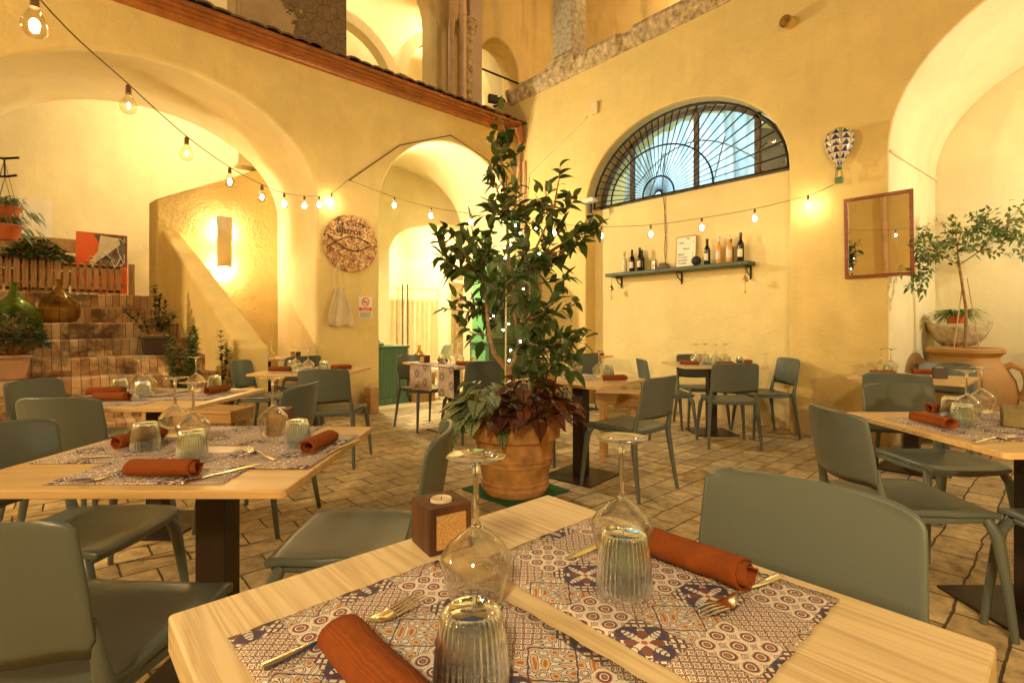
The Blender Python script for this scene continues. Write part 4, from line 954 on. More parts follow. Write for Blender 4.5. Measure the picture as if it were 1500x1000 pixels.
for u, v in tips:
    t = 3.6 + random.uniform(-.32, .30); 
    if v < 260: t = 3.6 + random.uniform(-.08, .08)
    if u < 670 or u > 850: t = 3.6 + random.uniform(-.14, .14)
    p = fw3((u-750)/750*t, t, CZ - (v-478)/750*t)
    h = min([q for q in hubs if q.z < p.z + .05] or hubs, key=lambda q: (q-p).length)
    mid = (h + p)/2 + Vector((0, 0, -.04)) + rv(.03)
    tr.tube([h, mid, p], [.008, .0055, .0025], 6)
    ax = (p - mid).normalized(); n = random.randint(12, 16) if v > 270 else 9
    for k in range(n):
        s = k/n; q = p - ax*(.26*s) + rv(.02)
        a = random.uniform(0, 2*PI); side = ax.cross(Vector((0, 0, 1))).normalized()*math.cos(a) + Vector((0, 0, 1))*math.sin(a)*.7
        d = (side + ax*(.55 - .3*s) + Vector((0, 0, .08)) + rv(.25)); L = random.uniform(.085, .145)
        lf.leaf(q, d, Vector((0, 0, 1)) + rv(.45), L, L*random.uniform(.42, .50), random.uniform(.0, .45), random.uniform(.15, .5))
tr.build('trunk', 'bark', fic, smooth='auto'); lf.build('foliage', 'ficus_leaf', fic, smooth=True)
q = MB()
for l, t, z0, z1 in ((-.045, 3.53, .5, 1.55), (.12, 3.62, .5, 1.5)): q.tube([fw3(l, t, z0), fw3(l+.005, t, z1)], .007, 6)
tag(q.build('bamboo_stakes', 'bamboo', fic), None)
fl_ = thing('fairy_lights', 'tiny warm fairy lights strung through the leafy tree', 'fairy lights', (3.80, -3.58, .5)); q = MB(); wr_ = MB(); prev = None
for u, v in [(746,528),(748,513),(762,500),(737,483),(745,474),(723,463),(767,423),(740,378),(739,363),(762,342),(748,358),(755,330),(785,335),(705,350),(790,372)]:
    t = 3.42 + random.uniform(-.03, .05); p = fw3((u-750)/750*t, t, CZ - (v-478)/750*t); q.sphere(p, .0058, 8, 6)
    if prev is not None: wr_.tube([prev, (prev+p)/2 + Vector((0, 0, -.02)), p], .0012, 4)
    prev = p
q.build('fairy_bulbs', 'fairy_glow', fl_); wr_.build('wire', 'cable', fl_)
# begonias
def bush(name, label, cat, loc, n, rad, hgt, L, Wd, mat, stemmat='bark', droop=.5, base_r=.08, up=.5, seed=1, stems=True, group=None):
    random.seed(seed); t = thing(name, label, cat, loc, 0, group); lf = MB(); st_ = MB()
    for k in range(n):
        a = random.uniform(0, 2*PI); rr = math.sqrt(random.random()); el = random.uniform(0, 1)
        p = Vector((rad*rr*math.cos(a), rad*rr*math.sin(a), hgt*(1 - rr*rr*.75)*random.uniform(.40, 1)))
        b0 = Vector((base_r*rr*math.cos(a), base_r*rr*math.sin(a), 0))
        if stems: st_.tube([b0, (b0+p)/2 + Vector((0, 0, .03)), p], [.004, .0035, .002], 5)
        d = Vector((math.cos(a), math.sin(a), random.uniform(-.4, up))) + rv(.35); l_ = L*random.uniform(.7, 1.15)
        lf.leaf(p, d, Vector((math.cos(a)*.4, math.sin(a)*.4, 1)) + rv(.3), l_, l_*Wd/L, droop*random.uniform(.5, 1.3), .25, 6, .62 if 'begonia' in mat else .85)
    if stems: st_.build('stems', stemmat, t)
    lf.build('foliage', mat, t, smooth=True); random.seed(seed + 99); return t
xb, yb = W(.12, 3.47)
bush('red_begonia', 'dark red begonia with pointed veined leaves in the large pot', 'plant', (xb, yb, .50), 210, .31, .34, .115, .10, 'begonia_red', droop=.5, seed=4, up=.55)
xb, yb = W(-.20, 3.50)
bush('silver_begonia', 'silvery green veined begonia at the left of the large pot', 'plant', (xb, yb, .49), 95, .23, .30, .15, .13, 'begonia_silver', droop=.6, seed=9, up=.1)
# stairs plants
def trough(x, y, z, rz, wd, dp, h, mat, label, group=None):
    t = thing('plant_pot', label, 'pot', (x, y, z), rz, group); k = .78
    A_ = [(-wd/2*k, -dp/2*k, 0), (wd/2*k, -dp/2*k, 0), (wd/2*k, dp/2*k, 0), (-wd/2*k, dp/2*k, 0)]; B_ = [(a/k, b/k, h) for a, b, _ in A_]
    MB().loft(A_, B_).build('pot_body', mat, t, bevel=.012)
    q = MB(); 
    for a, b, c, d in ((0, -dp/2-.004, wd+.03, .022), (0, dp/2+.004, wd+.03, .022)): q.box((a, b, h), (c, d, .03))
    for a in (-wd/2-.004, wd/2+.004): q.box((a, 0, h), (.022, dp-.014, .03))
    q.build('pot_rim', mat, t, bevel=.004); MB().box((0, 0, h+.004), (wd*.93, dp*.93, .02)).build('soil', 'soil', t)
trough(-.28, -6.30, .66, R(90), .34, .24, .22, 'plastic_brown', 'brown rectangular plastic planter low on the left of the stairs')
bush('flowering_shrub', 'dark leafy plant in the brown planter on the stairs', 'plant', (-.28, -6.26, .90), 520, .24, .42, .065, .042, 'dark_leaf', droop=.15, seed=12, up=.9)
trough(-.62, -5.12, .84, R(90), .25, .22, .19, 'plastic_dark', 'small black plastic pot at the right of the stairs')
def stemplant(name, label, loc, stems, mat, L, seed, nl=16, group=None):
    random.seed(seed); t = thing(name, label, 'plant', loc, 0, group); s_ = MB(); lf = MB()
    for (x, y, h) in stems:
        p0 = Vector((x*.25, y*.25, 0)); p1 = Vector((x, y, h)); m_ = (p0+p1)/2 + rv(.03); s_.tube([p0, m_, p1], [.006, .004, .002], 6)
        for k in range(int(nl*h/.4)):
            s = random.uniform(.2, 1); q = p0.lerp(m_, s*2) if s < .5 else m_.lerp(p1, s*2-1)
            d = rv(1); d.z = abs(d.z)*.6; lf.leaf(q, d, (0, 0, 1), L*random.uniform(.7, 1.2), L*.4, .2, .2)
    s_.build('stems', 'bark', t); lf.build('foliage', mat, t, smooth=True)
stemplant('woody_shrub', 'thin branching shrub in the small black pot on the stairs', (-.62, -5.12, 1.02), [(0, 0, .62), (.05, .1, .42), (-.1, -.15, .3), (.08, .16, .3), (-.05, -.28, .32), (0, .05, .5), (.1, .2, .26)], 'dark_leaf', .065, 5, 80)
stemplant('potted_shrub', 'bushy pale leaved shrub at the foot of the slanting parapet', (.28, -4.97, .26), [(.05*i - .2, random.uniform(-.18, .10), .55 + .38*random.random()) for i in range(11)], 'olive_leaf', .08, 6, 75)
stemplant('young_shrub', 'single stemmed young plant against the slanting parapet', (.42, -4.68, .22), [(0, 0, .90), (.05, .06, .7), (.1, .1, .5)], 'dark_leaf', .075, 8, 36)
MB_ = pot('planter_pot', .30, -4.88, .0, [(0, 0), (.11, 0), (.15, .22), (.165, .225), (.165, .26), (.15, .26), (.14, .2)], 'plastic_dark', 'dark pot at the foot of the slanting parapet')
bush('round_shrub', 'round dark leaved shrub above the wooden fence', 'plant', (-2.38, -6.14, 1.92), 850, .36, .36, .065, .045, 'dark_leaf', droop=.1, seed=15, up=1)
pot('shrub_pot', -2.40, -6.14, 1.56, [(0, 0), (.12, 0), (.16, .34), (.17, .34), (.17, .37), (.15, .37), (.14, .3)], 'terracotta', 'terracotta pot of the round shrub, behind the fence')
# demijohns
def demijohn(x, y, z, s, mat, label, tilt=0):
    t = thing('demijohn', label, 'bottle', (x, y, z)); t.scale = (s, s, s)
    MB().lathe([(0, 0), (.16, 0), (.205, .025), (.235, .06), (.254, .11), (.262, .165), (.261, .205), (.252, .255), (.236, .31), (.21, .36), (.175, .405), (.135, .445), (.09, .485), (.055, .525), (.040, .56), (.036, .58), (.036, .64), (.047, .645), (.047, .675), (.036, .68), (.03, .675), (.030, .575), (.047, .527), (.128, .443), (.204, .356), (.245, .254), (.254, .18), (.246, .11), (.225, .06), (.155, .008), (0, .008)], 40).build('glass_body', mat, t, smooth=True)
demijohn(-.95, -6.28, 1.02, .88, 'green_glass', 'big green glass demijohn on the left of the stairs'); demijohn(-1.42, -5.92, 1.20, .74, 'amber_glass', 'brownish glass demijohn right of the green one on the stairs')
# fence on the landing
fe = thing('picket_fence', 'low wooden picket fence across the top of the brick stairs', 'fence', (-2.15, -5.9, 1.56))
q = MB(); 
for k in range(22):
    y = -6.9 + 5.9 + k*.075; hgt = .42 if y < -.02 else .34; top = .0
    if y > .72: break
    q.box((0, y, .05 + hgt/2), (.018, .056, hgt)).tube([(-.009, y, .05 + hgt), (.009, y, .05 + hgt)], .028, 14).tube([(-.009, y, .05), (.009, y, .05)], .028, 14)
q.build('pickets', 'fence_wood', fe); MB().box((-.03, -.2, .14), (.02, 1.7, .05)).box((-.03, -.2, .34), (.02, 1.7, .05)).build('rail', 'fence_wood', fe)
for y in (-.03, .72): MB().box((.0, y, .22), (.05, .065, .44)).build('post', 'fence_wood', fe, bevel=.004)
q = MB(); 
for k, z in enumerate((1.80, 2.02, 2.24)): q.box((-2.65, -6.35, z), (.03, 2.1, .185))
for y in (-7.2, -6.3, -5.45): q.box((-2.68, y, 1.95), (.03, .09, .8))
tag(q.build('pallet_screen', 'pallet_wood', bevel=.004), 'pale pallet boards standing behind the picket fence', 'screen')
# poster
po = thing('poster_board', 'orange poster with pale rope like shapes behind the picket fence', 'poster', (-2.50, -5.47, 2.02))
MB().box((0, 0, 0), (.012, .55, .82)).build('board', 'sign_orange', po)
def flat(pts, name, mat, par, x): q = MB(); q.add([(x, a, b) for a, b in pts], [tuple(range(len(pts)))]); q.build(name, mat, par)
flat([(-.10, .40), (.27, .40), (.27, -.02), (.05, -.12), (-.12, -.22), (-.17, -.05), (-.08, .1), (-.02, .25)], 'dark_shape', 'weathered', po, .0075)
flat([(-.02, .38), (.17, .36), (.20, .28), (.05, .12), (-.06, .02), (-.13, -.10), (-.14, 0), (-.05, .16)], 'pale_shape', 'label_paper', po, .0090)
q = MB(); random.seed(3)
for k in range(7):
    y = random.uniform(-.05, .15); z = random.uniform(-.1, .25); pts = [(.012, y, z)]
    for i in range(5): y = max(-.2, min(.24, y + random.uniform(-.12, .12))); z = max(-.2, min(.36, z + random.uniform(-.11, .11))); pts.append((.012, y, z))
    q.tube(pts, .0045, 5)
q.build('rope_lines', 'paper', po)
# banner on the back wall
bn = thing('wall_banner', 'pale leaning panel with a small round emblem on the stair hall wall', 'panel', (-3.55, -6.55, 2.45))
MB().box((0, -.1, 0), (.03, 1.35, 1.05)).build('panel', 'paper', bn)
q = MB(); q.tube([(.02, .02 + .13*math.cos(2*PI*i/20), .2 + .07*math.sin(2*PI*i/20)) for i in range(21)], .006, 5, caps=False); q.tube([(.02, -.06, .2), (.02, .1, .2)], .005, 5).tube([(.02, -.08, .06), (.02, .12, .04)], .004, 5); q.build('emblem', 'cream_paint', bn)
# hanging baskets on the far left
def basket(x, y, z, label, seed):
    t = thing('hanging_basket', label, 'hanging pot', (x, y, z), 0, 'hanging baskets')
    MB().lathe([(0, 0), (.09, 0), (.13, .13), (.14, .13), (.14, .15), (.125, .15), (.12, .1)], 24).build('pot_body', 'plastic_orange', t, smooth='auto')
    q = MB()
    for k in range(4): a = PI/4 + k*PI/2; q.tube([(.135*math.cos(a), .135*math.sin(a), .14), (0, 0, .62)], .0025, 5)
    q.build('cords', 'cable', t)
    random.seed(seed); lf = MB()
    for k in range(150):
        a = random.uniform(0, 2*PI); r_ = random.uniform(.03, .15); lf.leaf((r_*math.cos(a), r_*math.sin(a), .15 + random.uniform(0, .10)), (math.cos(a), math.sin(a), random.uniform(-.2, .8)), (0, 0, 1), .08, .022, .8, .2)
    for k in range(12): lf.leaf((.1 + random.uniform(0, .12), .1 + random.uniform(0, .16), .12 - random.uniform(0, .1)), (.6, .6, -.5), (0, 0, 1), .11, .025, .5, .2)
    lf.build('foliage', 'olive_leaf', t, smooth=True)
basket(-.93, -6.35, 2.24, 'upper orange hanging basket at the far left', 2); basket(-.716, -6.336, 2.02, 'lower orange hanging basket at the far left', 3)
q = MB(); q.tube([(-1.2, -6.8, 2.90), (-.93, -6.35, 2.88), (-.88, -6.24, 2.90)], .012, 6).tube([(-.95, -6.8, 2.66), (-.716, -6.336, 2.65), (-.67, -6.25, 2.67)], .012, 6).tube([(-.716, -6.336, 2.65), (-.93, -6.35, 2.88)], .008, 6)
tag(q.build('hanger_bracket', 'black_iron', smooth='auto'), 'bent iron bracket holding the hanging baskets', 'bracket')
# ------------------------------------------------------------------ right side jar, tree, basin
jar = thing('terracotta_jar', 'huge terracotta jar with loop handles at the right', 'jar', (5.69, .78, 0)); jar.scale = (.80, .80, 1)
MB().lathe([(0, 0), (.30, 0), (.36, .12), (.46, .30), (.505, .33), (.515, .37), (.505, .41), (.485, .42), (.50, .50), (.47, .64), (.38, .78), (.335, .82), (.325, .86), (.36, .89), (.385, .905), (.385, .935), (.36, .95), (.31, .945), (.30, .90), (.30, .80)], 56).build('jar_body', 'terracotta_pale', jar, smooth='auto')
MB().lathe([(0, .84), (.305, .84)], 32).build('soil', 'soil', jar)
for a in (R(-8), R(172)):
    c, s = math.cos(a), math.sin(a); q = MB(); q.tube([(c*r_, s*r_, z) for r_, z in ((.36, .76), (.44, .80), (.53, .76), (.565, .66), (.555, .56), (.50, .48))], [.035, .034, .032, .032, .034, .045], 10); q.build('handle', 'terracotta_pale', jar, smooth='auto')
st2 = thing('slender_tree', 'slender standard tree with a wide airy crown growing from the jar', 'tree', (5.70, .76, .84))
def jw(u, v, t): x, y = W((u-750)/750*t, t); return Vector((x - 5.70, y - .76, CZ - (v-478)/750*t - .84))
tr = MB(); top = jw(1405, 388, 5.08)
tr.tube([(0, 0, 0), (.005, .005, .5), tuple(top)], [.016, .013, .011], 8); lf = MB(); random.seed(21)
tp = [(1345,342),(1352,330),(1375,325),(1400,318),(1425,310),(1450,305),(1470,300),(1498,300),(1520,300),(1360,352),(1385,345),(1410,340),(1440,330),(1465,325),(1490,320),(1515,325),(1385,358),(1430,350),(1455,345),(1480,350),(1505,345),(1345,370),(1350,385),(1365,375),(1338,360),(1335,400),(1330,425),(1342,412),(1345,432),(1420,365),(1475,372),(1500,375),(1440,370),(1525,360),(1395,335),(1320,395)]
hub2 = [top, jw(1402, 360, 5.05), jw(1375, 372, 5.0), jw(1440, 365, 5.1), jw(1470, 345, 5.15), jw(1430, 335, 5.1)]
tr.tube([top, hub2[1], jw(1410, 335, 5.1)], [.010, .007, .004], 6); tr.tube([top, hub2[2], jw(1345, 385, 4.9)], [.007, .005, .003], 6); tr.tube([top, hub2[3], hub2[4]], [.007, .005, .003], 6)
for u, v in tp:
    t = 5.08 + random.uniform(-.32, .32)
    if u < 1360: t = 4.75 + random.uniform(-.12, .1)
    p = jw(u, v, t); h = min(hub2, key=lambda q: (q-p).length); mid = (h+p)/2 + Vector((0, 0, .02)) + rv(.03); tr.tube([h, mid, p], [.004, .003, .0015], 5)
    ax = (p-mid).normalized()
    for k in range(27):
        s = random.random(); q = p - ax*(.30*s) + rv(.045); d = rv(1) + ax*.6; lf.leaf(q, d, rv(1) + Vector((0, 0, 1)), random.uniform(.045, .070), .027, .2, .2, 4)
tr.build('trunk', 'bark', st2, smooth='auto'); lf.build('foliage', 'olive_leaf', st2, smooth=True)
q = MB()
for dx in (-.09, .11): q.tube([(dx, dx*.6, 0), (dx*.15, 0, .80)], .006, 6)
q.build('stakes', 'bamboo', st2)
ba = thing('stone_basin', 'old stone basin holding a fern behind the jar', 'basin', (5.58, 1.22, 0)); ba.scale = (.72, .72, 1)
q = MB(); n = 40; prof = [(.0, .955), (.20, .955), (.30, 1.02), (.37, 1.12), (.385, 1.18), (.36, 1.185), (.33, 1.12), (0, 1.08)]; vs = []
for i, (r_, z) in enumerate(prof):
    for k in range(n): a = 2*PI*k/n; j = 1 + .03*math.sin(3*a + 1) + .02*math.sin(7*a); vs.append((r_*math.cos(a)*j, r_*math.sin(a)*.8*j, z + .03*math.cos(2*a)*(r_/.38)**2))
q.add(vs, [(i*n+k, i*n+(k+1) % n, (i+1)*n+(k+1) % n, (i+1)*n+k) for i in range(len(prof)-1) for k in range(n)]); q.build('bowl', plain('pale_stone', (.52, .40, .23), .85, var=.4, nscale=14, bumpy=.9, bscale=60), ba, smooth='auto')
MB().box((0, 0, .477), (.36, .34, .954)).build('pedestal', 'stone', ba, bevel=.02)
fn = MB(); random.seed(31)
for k in range(150):
    a = random.uniform(0, 2*PI); p = Vector((.09*math.cos(a)*random.random(), .09*math.sin(a)*random.random(), .03)); fn.leaf(p, (math.cos(a), math.sin(a), random.uniform(.3, 1.6)), (0, 0, 1), random.uniform(.20, .32), .020, .7, .2, 5)
fe2 = thing('potted_fern', 'small green fern in the stone basin', 'plant', (5.58, 1.14, 1.24)); fn.build('foliage', 'fern_leaf', fe2, smooth=True)
MB().lathe([(0, -.05), (.07, -.05), (.085, .05), (.092, .05), (.092, .07), (.08, .06), (0, .04)], 20).build('pot_body', 'plastic_orange', fe2, smooth='auto')
ir = thing('iron_table', 'dark ornate iron table behind the jar at the right edge', 'table', (6.75, 1.05, 0))
MB().box((0, 0, .90), (1.1, .5, .05)).box((0, -.23, .84), (1.06, .02, .05)).build('tabletop', 'weathered', ir, bevel=.01)
q = MB()
for k in range(9): x = -.5 + k*.12; q.tube([(x, -.22, .80), (x+.06, -.22, .70), (x+.12, -.22, .80)], .009, 5)
q.build('ornament', 'black_iron', ir)
for sx in (-1, 1):
    for sy in (-1, 1): MB().tube([(sx*.48, sy*.2, .87), (sx*.40, sy*.2, .45), (sx*.50, sy*.2, 0)], [.02, .016, .024], 8).build('leg', 'black_iron', ir)
MB().box((0, 0, .68), (.98, .40, .03)).box((0, .18, .38), (.9, .02, .6)).build('shelf', 'weathered', ir)

# ================================================================== WALL OBJECTS
sh = thing('wall_shelf', 'long dark green shelf on iron brackets below the half round window', 'shelf', (2.85, .12, 1.93))
MB().box((0, 0, -.025), (2.07, .21, .05)).build('board', plain('shelf_paint', (.065, .095, .055), .5), sh, bevel=.012)
for x in (-.88, .08, .98): MB().tube([(x, .09, -.055), (x, -.04, -.06)], .012, 6).tube([(x, .09, -.06), (x, .09, -.19), (x, .07, -.21)], [.012, .012, .006], 6).tube([(x, .08, -.17), (x, 0, -.13), (x, -.04, -.07)], .007, 6).build('bracket', 'black_iron', sh)
def bottle(x, y, h, mat, label, cap='wine_dark', lab='label_paper', r_=.038):
    t = thing('wine_bottle', label, 'bottle', (x, y, 1.931), random.uniform(-.3, .3), 'wine bottles on the shelf'); k = h/.31
    MB().lathe([(0, 0), (r_-.003, 0), (r_, .005), (r_, .175*k), (r_*.93, .195*k), (r_*.5, .225*k), (.0145, .245*k), (.0138, .29*k), (.016, .295*k), (.016, .31*k), (0, .31*k)], 24).build('glass_body', mat, t, smooth='auto')
    MB().lathe([(.0148, .255*k), (.0152, .256*k), (.0172, .296*k), (.0172, .312*k), (0, .313*k)], 16).build('capsule', cap, t, smooth='auto')
    n = 12; q = MB(); vs = []
    for i in range(n+1):
        a = -PI/2 - .95 + 1.9*i/n
        for z in (.05*k, .135*k): vs.append(((r_+.0008)*math.cos(a), (r_+.0008)*math.sin(a), z))
    q.add(vs, [(i*2, i*2+2, i*2+3, i*2+1) for i in range(n)]); q.build('label_sheet', lab, t, smooth=True)
B = 'wine bottle '
bottle(2.09, .11, .30, 'wine_clear', 'clear ' + B + 'at the left end of the shelf', 'brass'); bottle(2.22, .11, .31, 'wine_dark', 'dark ' + B + 'second from the left end of the shelf'); bottle(2.36, .09, .32, 'wine_dark', 'dark ' + B + 'third from left in front of another'); bottle(2.34, .17, .30, 'wine_dark', 'dark ' + B + 'half hidden behind the third from left')
bottle(3.34, .10, .32, 'wine_dark', 'dark ' + B + 'just right of the menu board and black ball'); bottle(3.49, .10, .33, 'wine_rose', 'left orange ' + B + 'on the shelf', 'label_paper'); bottle(3.625, .09, .34, 'wine_rose', 'right orange ' + B + 'on the shelf', 'label_paper'); bottle(3.60, .175, .30, 'wine_dark', 'dark ' + B + 'behind the right orange one'); bottle(3.755, .11, .345, 'wine_dark', 'tallest dark ' + B + 'at the right end of the shelf')
tag(MB().lathe([(0, 0), (.042, 0), (.052, .12), (.055, .122), (.048, .12), (.04, .006), (0, .006)], 24).build('steel_cup', 'steel', smooth='auto', loc=(2.57, .11, 1.931)), 'steel cup on the shelf, left of the menu board', 'cup')
tag(MB().lathe([(0, 0), (.10, 0), (.105, .01), (.06, .05), (.05, .075), (0, .08)], 24).build('dark_bowl', 'weathered', smooth='auto', loc=(2.72, .11, 1.931)), 'dark lid shaped bowl on the shelf beside the steel cup', 'bowl')
tag(MB().sphere((0, 0, .06), .06, 20, 14).build('black_ball', 'black_matt', smooth=True, loc=(3.21, .07, 1.931)), 'matt black ball on the shelf in front of the menu board', 'ball')
def text(body, size, loc, rot, mat, parent, name='lettering', ext=.0008, align='LEFT', shear=0):
    c = bpy.data.curves.new(name, 'FONT'); c.body = body; c.size = size; c.extrude = ext; c.align_x = align; c.shear = shear
    o = bpy.data.objects.new(name, c); col.objects.link(o); dg = bpy.context.evaluated_depsgraph_get(); me = bpy.data.meshes.new_from_object(o.evaluated_get(dg)); bpy.data.objects.remove(o)
    me.materials.clear(); me.materials.append(M[mat]); o = bpy.data.objects.new(name, me); col.objects.link(o); o.location = loc; o.rotation_euler = rot; o.parent = parent; return o
mb = thing('menu_board', 'handwritten pale menu board leaning on the shelf', 'menu board', (3.01, .165, 1.932)); mb.rotation_euler = (R(-4), 0, 0)
MB().box((0, 0, .20), (.27, .012, .40)).build('board', 'paper', mb)
q = MB()
for x in (-.138, .138): q.box((x, 0, .20), (.010, .02, .41))
for z in (0, .405): q.box((0, 0, z+.003), (.266, .02, .010))
q.build('border', 'pallet_wood', mb)
for k, (a, b2, z) in enumerate((('Calici', '5', .315), ('Rosso', '', .235), ('Bianco', '6', .165), ('Prosecco', '5', .125), ('Spumante', '6', .085), ('Cocktail', '7', .045))):
    text(a, .036, ((-.115 if k != 1 else -.04), -.0075, z), (R(90), 0, 0), 'ink', mb, shear=.25); 
    if b2: text(b2, .034, (.09, -.0075, z), (R(90), 0, 0), 'ink', mb, shear=.25)
text('Vini', .03, (.0, -.0075, .365), (R(90), 0, 0), 'ink', mb, shear=.4)
def bell(x, label):
    t = thing('hanging_bell', label, 'bell', (x, .06, 1.88), 0, 'little bells under the shelf')
    MB().tube([(0, 0, -.02), (0, 0, -.14)], .0025, 5).build('cord', 'cable', t)
    MB().lathe([(0, -.12), (.012, -.122), (.022, -.15), (.034, -.18), (.034, -.19), (.028, -.19), (.016, -.16)], 18).build('bell_body', 'brass', t, smooth='auto')
    MB().tube([(0, 0, -.15), (0, 0, -.31)], .0018, 5).sphere((0, 0, -.315), .009, 8, 6).build('clapper', 'black_iron', t)
bell(1.90, 'little bell hanging under the left end of the shelf'); bell(3.83, 'little bell hanging under the right end of the shelf')
# mirror
mi = thing('wall_mirror', 'rectangular mirror in a reddish wooden frame tilted off the wall', 'mirror', (5.15, -.012, 1.64)); mi.rotation_euler = (R(-3.5) * -1, 0, 0)
mw, mh = .56, .80
MB().box((0, 0, mh/2), (mw-.04, .008, mh-.04)).build('mirror_glass', 'mirror', mi)
q = MB()
for x in (-mw/2+.016, mw/2-.016): q.box((x, -.006, mh/2), (.032, .028, mh))
for z in (.016, mh-.016): q.box((0, -.006, z), (mw-.066, .027, .032))
q.build('mirror_frame', 'frame_wood', mi, bevel=.004)
# balloon ornament
bl = thing('balloon_ornament', 'ceramic hot air balloon ornament on the wall above the mirror', 'ornament', (4.84, -.11, 2.60))
q = MB(); q.lathe([(.024, .17), (.035, .20), (.075, .27), (.112, .34), (.13, .41), (.125, .47), (.095, .52), (.05, .545), (0, .55)], 40); 
m, nt, b = new_mat('balloon_pattern'); e = N(m); tc = nt.nodes.new('ShaderNodeTexCoord'); sp = nt.nodes.new('ShaderNodeSeparateXYZ'); nt.links.new(tc.outputs['Object'], sp.inputs[0])
x_, y_, z_ = (X(e, sp.outputs[i]) for i in range(3)); th = y_.atan2(x_)/(2*PI)*8 + .5; fz_ = (th.fract() - .5).abs()*2; zz = (z_*17).fract()
rb = fz_.gt(.86); tri = (fz_ + zz*.9).lt(.82); ln_ = (zz - .93).abs().lt(.06)
c = mixc(nt, tri, (.70, .62, .42), (.05, .05, .13)); c = mixc(nt, ln_, c, (.75, .66, .42)); c = mixc(nt, (fz_ - .86).abs().lt(.05), c, (.06, .03, .03)); nt.links.new(c, b.inputs['Base Color']); b.inputs['Roughness'].default_value = .2; M['balloon'] = m
q.build('balloon_body', 'balloon', bl, smooth=True)
MB().lathe([(.022, .14), (.028, .17), (.02, .17)], 16).build('collar', 'green_wood', bl); MB().box((0, 0, .03), (.065, .065, .06)).build('basket', plain('glazed_green', (.10, .20, .08), .3), bl, bevel=.006)
q = MB()
for sx in (-1, 1):
    for sy in (-1, 1): q.tube([(sx*.028, sy*.028, .055), (sx*.018, sy*.018, .15)], .0025, 5)
q.build('ropes', 'cable', bl)
MB().box((0, .06, .30), (.02, .12, .02)).build('hook', 'black_iron', bl)
# clay outlet pipe, cable box, corner lamp
q = MB(); q.tube([(4.36, .02, 4.47), (4.34, -.14, 4.44)], [.062, .062], 18, caps=False).tube([(4.36, .02, 4.47), (4.34, -.14, 4.44)], [.05, .05], 18, caps=False); tag(q.build('spout_pipe', 'plaster', smooth='auto'), 'short clay spout pipe sticking out high on the right wall', 'pipe')
tag(MB().box((1.66, -.025, 4.38), (.13, .05, .17)).build('junction_box', 'cream_paint', bevel=.006), 'small cream junction box high on the right wall', 'box')
tag(MB().tube([(1.50, -.012, 4.30), (.25, -.012, 3.72), (.18, -.012, 3.1)], .012, 6).build('wall_conduit', 'cream_paint'), 'thin conduit slanting down the right wall to the corner', 'conduit')
cl = thing('wall_floodlight', 'white wall lamp head at the left foot of the half round window', 'lamp', (1.62, -.10, 2.98))
MB().loft([(-.13, -.06, 0), (.13, -.06, 0), (.13, .06, 0), (-.13, .06, 0)], [(-.09, -.04, .07), (.09, -.04, .07), (.09, .04, .07), (-.09, .04, .07)]).build('lamp_head', 'white_paint', cl, bevel=.008); MB().box((-.04, .07, -.06), (.04, .04, .14)).build('bracket', 'black_iron', cl)
tag(MB().tube([(2.66, .205, 2.92), (2.70, .208, 2.5), (2.67, .208, 2.2), (2.70, .208, 1.98)], .004, 5).tube([(2.69, .205, 2.92), (2.67, .208, 2.55), (2.71, .208, 2.25), (2.68, .208, 1.98)], .003, 5).build('wall_cable', 'cable'), 'thin twisted cable running from the window to the shelf', 'cable')
# disc sign with fish
ds = thing('round_sign', 'round hammered metal sign with a fish outline on the left pier', 'sign', (.03, -3.06, 2.25))
m, nt, b = new_mat('hammered_copper'); v = coords(nt); vo = nt.nodes.new('ShaderNodeTexVoronoi'); vo.inputs['Scale'].default_value = 26; nt.links.new(v, vo.inputs['Vector'])
f = noise(nt, v, 16, 6, .75, 1.5); nt.links.new(ramp(nt, f, [(.38, (.10, .045, .014)), (.50, (.46, .22, .07)), (.63, (.90, .66, .36))]), b.inputs['Base Color']); b.inputs['Roughness'].default_value = .45; b.inputs['Metallic'].default_value = .4; bump(nt, b, vo.outputs[0], .8, .01); M['copper'] = m
MB().tube([(-.012, 0, 0), (.012, 0, 0)], .375, 56).build('disc', 'copper', ds, smooth='auto', bevel=.006)
q = MB()
pts = [(.020, -.30 + .6*i/20, .02 + .075*math.sin(PI*min(1, (i)/17 - .18) if i > 3 else -.35)) for i in range(21)]
q.tube([(.021, -.33, .09)] + [(.021, -.22 + .5*i/16, .00 - .095*math.sin(PI*i/16)) for i in range(17)], .0055, 6); q.tube([(.021, -.33, -.08)] + [(.021, -.22 + .5*i/16, .00 + .085*math.sin(PI*i/16)) for i in range(17)], .0055, 6)
q.build('fish_outline', 'black_iron', ds)
text('La Cucina', .10, (.014, -.20, .23), (R(90), 0, R(90)), 'black_matt', ds, ext=.003, shear=.2); text('Bistrot', .125, (.014, -.21, .12), (R(90), 0, R(90)), 'black_matt', ds, ext=.003)
# apron hanging
ap = thing('hanging_apron', 'cream linen apron hanging from the round sign', 'apron', (.04, -3.25, 1.98))
q = MB(); nx, nz = 14, 16; vs = []
for j in range(nz+1):
    for i in range(nx+1):
        u = -1 + 2*i/nx; v = j/nz; hw = .055 + .11*min(1, v*1.6) + .03*v; vs.append((.012 + .018*math.sin(u*6 + v*2)*(.5 + v*.5), u*hw*.9 + .02*v + .03, -.32 - .50*v + .01*math.sin(u*5)))
q.add(vs, [(j*(nx+1)+i, j*(nx+1)+i+1, (j+1)*(nx+1)+i+1, (j+1)*(nx+1)+i) for j in range(nz) for i in range(nx)]); q.build('cloth', 'linen', ap, smooth=True, solid=.003)
MB().tube([(.01, 0, 0), (.01, -.03, -.18), (.012, -.03, -.34)], .008, 6).tube([(.01, .005, 0), (.01, .05, -.18), (.012, .09, -.34)], .008, 6).build('strap', 'linen', ap)
